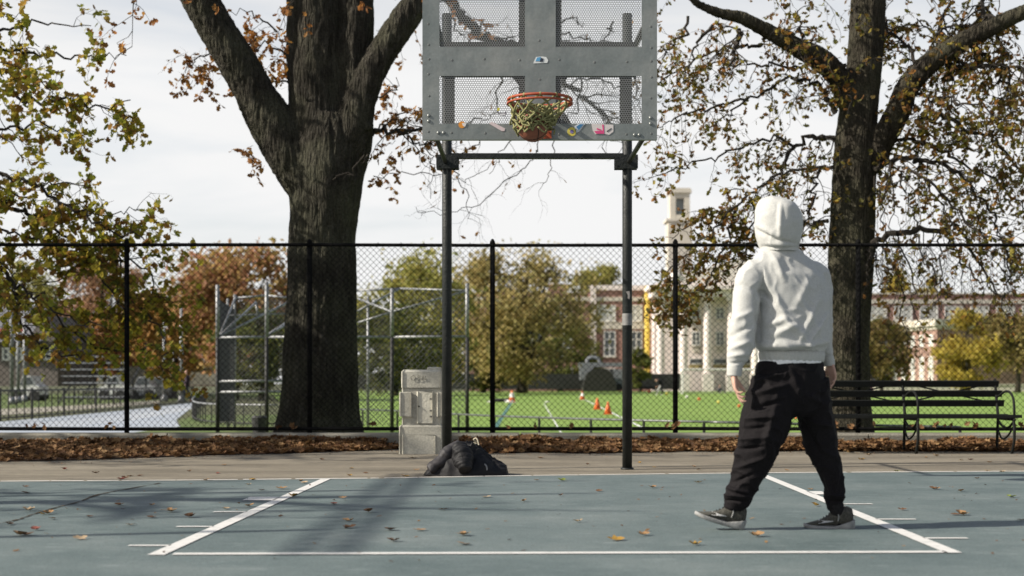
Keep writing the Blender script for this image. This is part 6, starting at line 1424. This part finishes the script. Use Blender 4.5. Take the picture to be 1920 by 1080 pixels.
shoe(M(1389, 995.5, -.03) + Vector((0, 0, .0)), math.radians(-4), math.radians(16), .266)
shoe(M(1598, 996.5, .03), math.radians(10), math.radians(1), .258)

# ------------------------------------------------------------------ small figures far off
def figure(px, py, hpx, label, top_c, leg_c, leg2=None, pose='walk', face=1):
    p = GF(px, py); s = hpx * p.y / F / 1.75; o = empty('person', p, label, 'person')
    def Q(x, z, y=0.): return p + Vector((x * s * face, y * s, z * s))
    body = MB(); top = MB(); legs = MB()
    if pose == 'walk':
        body.ball(Q(.02, 1.63), .11 * s, 12, 9, (.85, .95, 1.15)); body.tube([Q(.0, 1.3), Q(.01, 1.55)], [.07 * s, .055 * s], 8); body.tube([Q(0, 1.3), Q(0, .9)], [.16 * s, .13 * s], 10)
        LG = [[Q(0, .95, -.08), Q(.12, .5, -.08), Q(.2, .05, -.08), Q(.32, .03, -.08)], [Q(0, .95, .08), Q(-.05, .5, .08), Q(-.25, .07, .08), Q(-.14, .02, .08)]]
        AR = [[Q(0, 1.42, -.19), Q(-.06, 1.12, -.22), Q(.06, .88, -.22)], [Q(0, 1.42, .19), Q(.05, 1.12, .22), Q(.15, .9, .22)]]; TO = [Q(0, 1.46), Q(0, 1.2), Q(0, .88)]
    elif pose == 'bend':
        body.ball(Q(-.42, 1.28), .11 * s, 12, 9); body.tube([Q(0, .95), Q(-.2, 1.25), Q(-.38, 1.3)], [.13 * s, .15 * s, .06 * s], 10)
        LG = [[Q(.02, .95, -.1), Q(.08, .5, -.1), Q(.06, .05, -.1), Q(-.08, .03, -.1)], [Q(.02, .95, .1), Q(-.22, .52, .1), Q(-.36, .05, .1), Q(-.5, .03, .1)]]
        AR = [[Q(-.28, 1.32, -.17), Q(-.3, 1.0, -.2), Q(-.4, .75, -.2)], [Q(-.28, 1.32, .17), Q(-.32, 1.0, .2), Q(-.42, .72, .2)]]; TO = [Q(-.3, 1.34), Q(-.14, 1.2), Q(.02, .92)]
    else:
        body.ball(Q(.02, .82), .11 * s, 12, 9); body.tube([Q(0, .1), Q(0, .5), Q(0, .75)], [.14 * s, .15 * s, .06 * s], 10)
        LG = [[Q(0, .12, -.1), Q(.35, .38, -.1), Q(.6, .06, -.1), Q(.72, .05, -.1)], [Q(0, .12, .1), Q(.38, .32, .1), Q(.66, .06, .1), Q(.78, .05, .1)]]
        AR = [[Q(0, .6, -.18), Q(-.1, .35, -.2), Q(.1, .2, -.2)], [Q(0, .6, .18), Q(.15, .4, .2), Q(.35, .35, .2)]]; TO = [Q(0, .66), Q(0, .4), Q(0, .12)]
    for a in AR: body.tube(a, [.045 * s, .04 * s, .03 * s], 8); body.ball(a[-1] + Vector((0, 0, -.05 * s)), .045 * s, 8, 6, (.8, .6, 1.2)); top.tube(a[:2] + [a[1].lerp(a[2], .8)], [.07 * s, .06 * s, .05 * s], 9)
    for a in LG: body.tube(a, [.07 * s, .055 * s, .04 * s, .03 * s], 8)
    top.tube(TO, [.17 * s, .2 * s, .17 * s], 12)
    put(fuse(body, .022 * s, 2), 'body', m_skin, o); put(fuse(top, .025 * s, 2), 'jacket', mat('jacket_cloth', top_c, None, rough=.9), o)
    for a, c in zip(LG, (leg_c, leg2 or leg_c)):
        m_ = MB(); m_.tube([a[0], a[1], a[2] + Vector((0, 0, .06 * s))], [.1 * s, .075 * s, .06 * s], 10); m_.build('trouser_leg', mat('trouser_cloth', c, None, rough=.9), o, smooth=True)
        m_ = MB(); m_.tube([a[2], a[3]], [.05 * s, .035 * s], 8); m_.build('shoe', mat('trainer', (.45, .10, .06) if pose == 'walk' else (.5, .5, .5), None), o, smooth=True)
figure(350, 752, 58, 'person in dark clothes and red shoes walking on the pale track', (.05, .035, .05), (.025, .03, .05), face=-1)
figure(1240, 741, 38, 'person in black top bending over balls at the far turf edge', (.012, .012, .013), (.012, .012, .014), (.45, .45, .44), 'bend')
figure(1349, 738, 30, 'small person sitting in the goal mouth in dark clothes', (.02, .02, .03), (.3, .3, .3), None, 'sit')
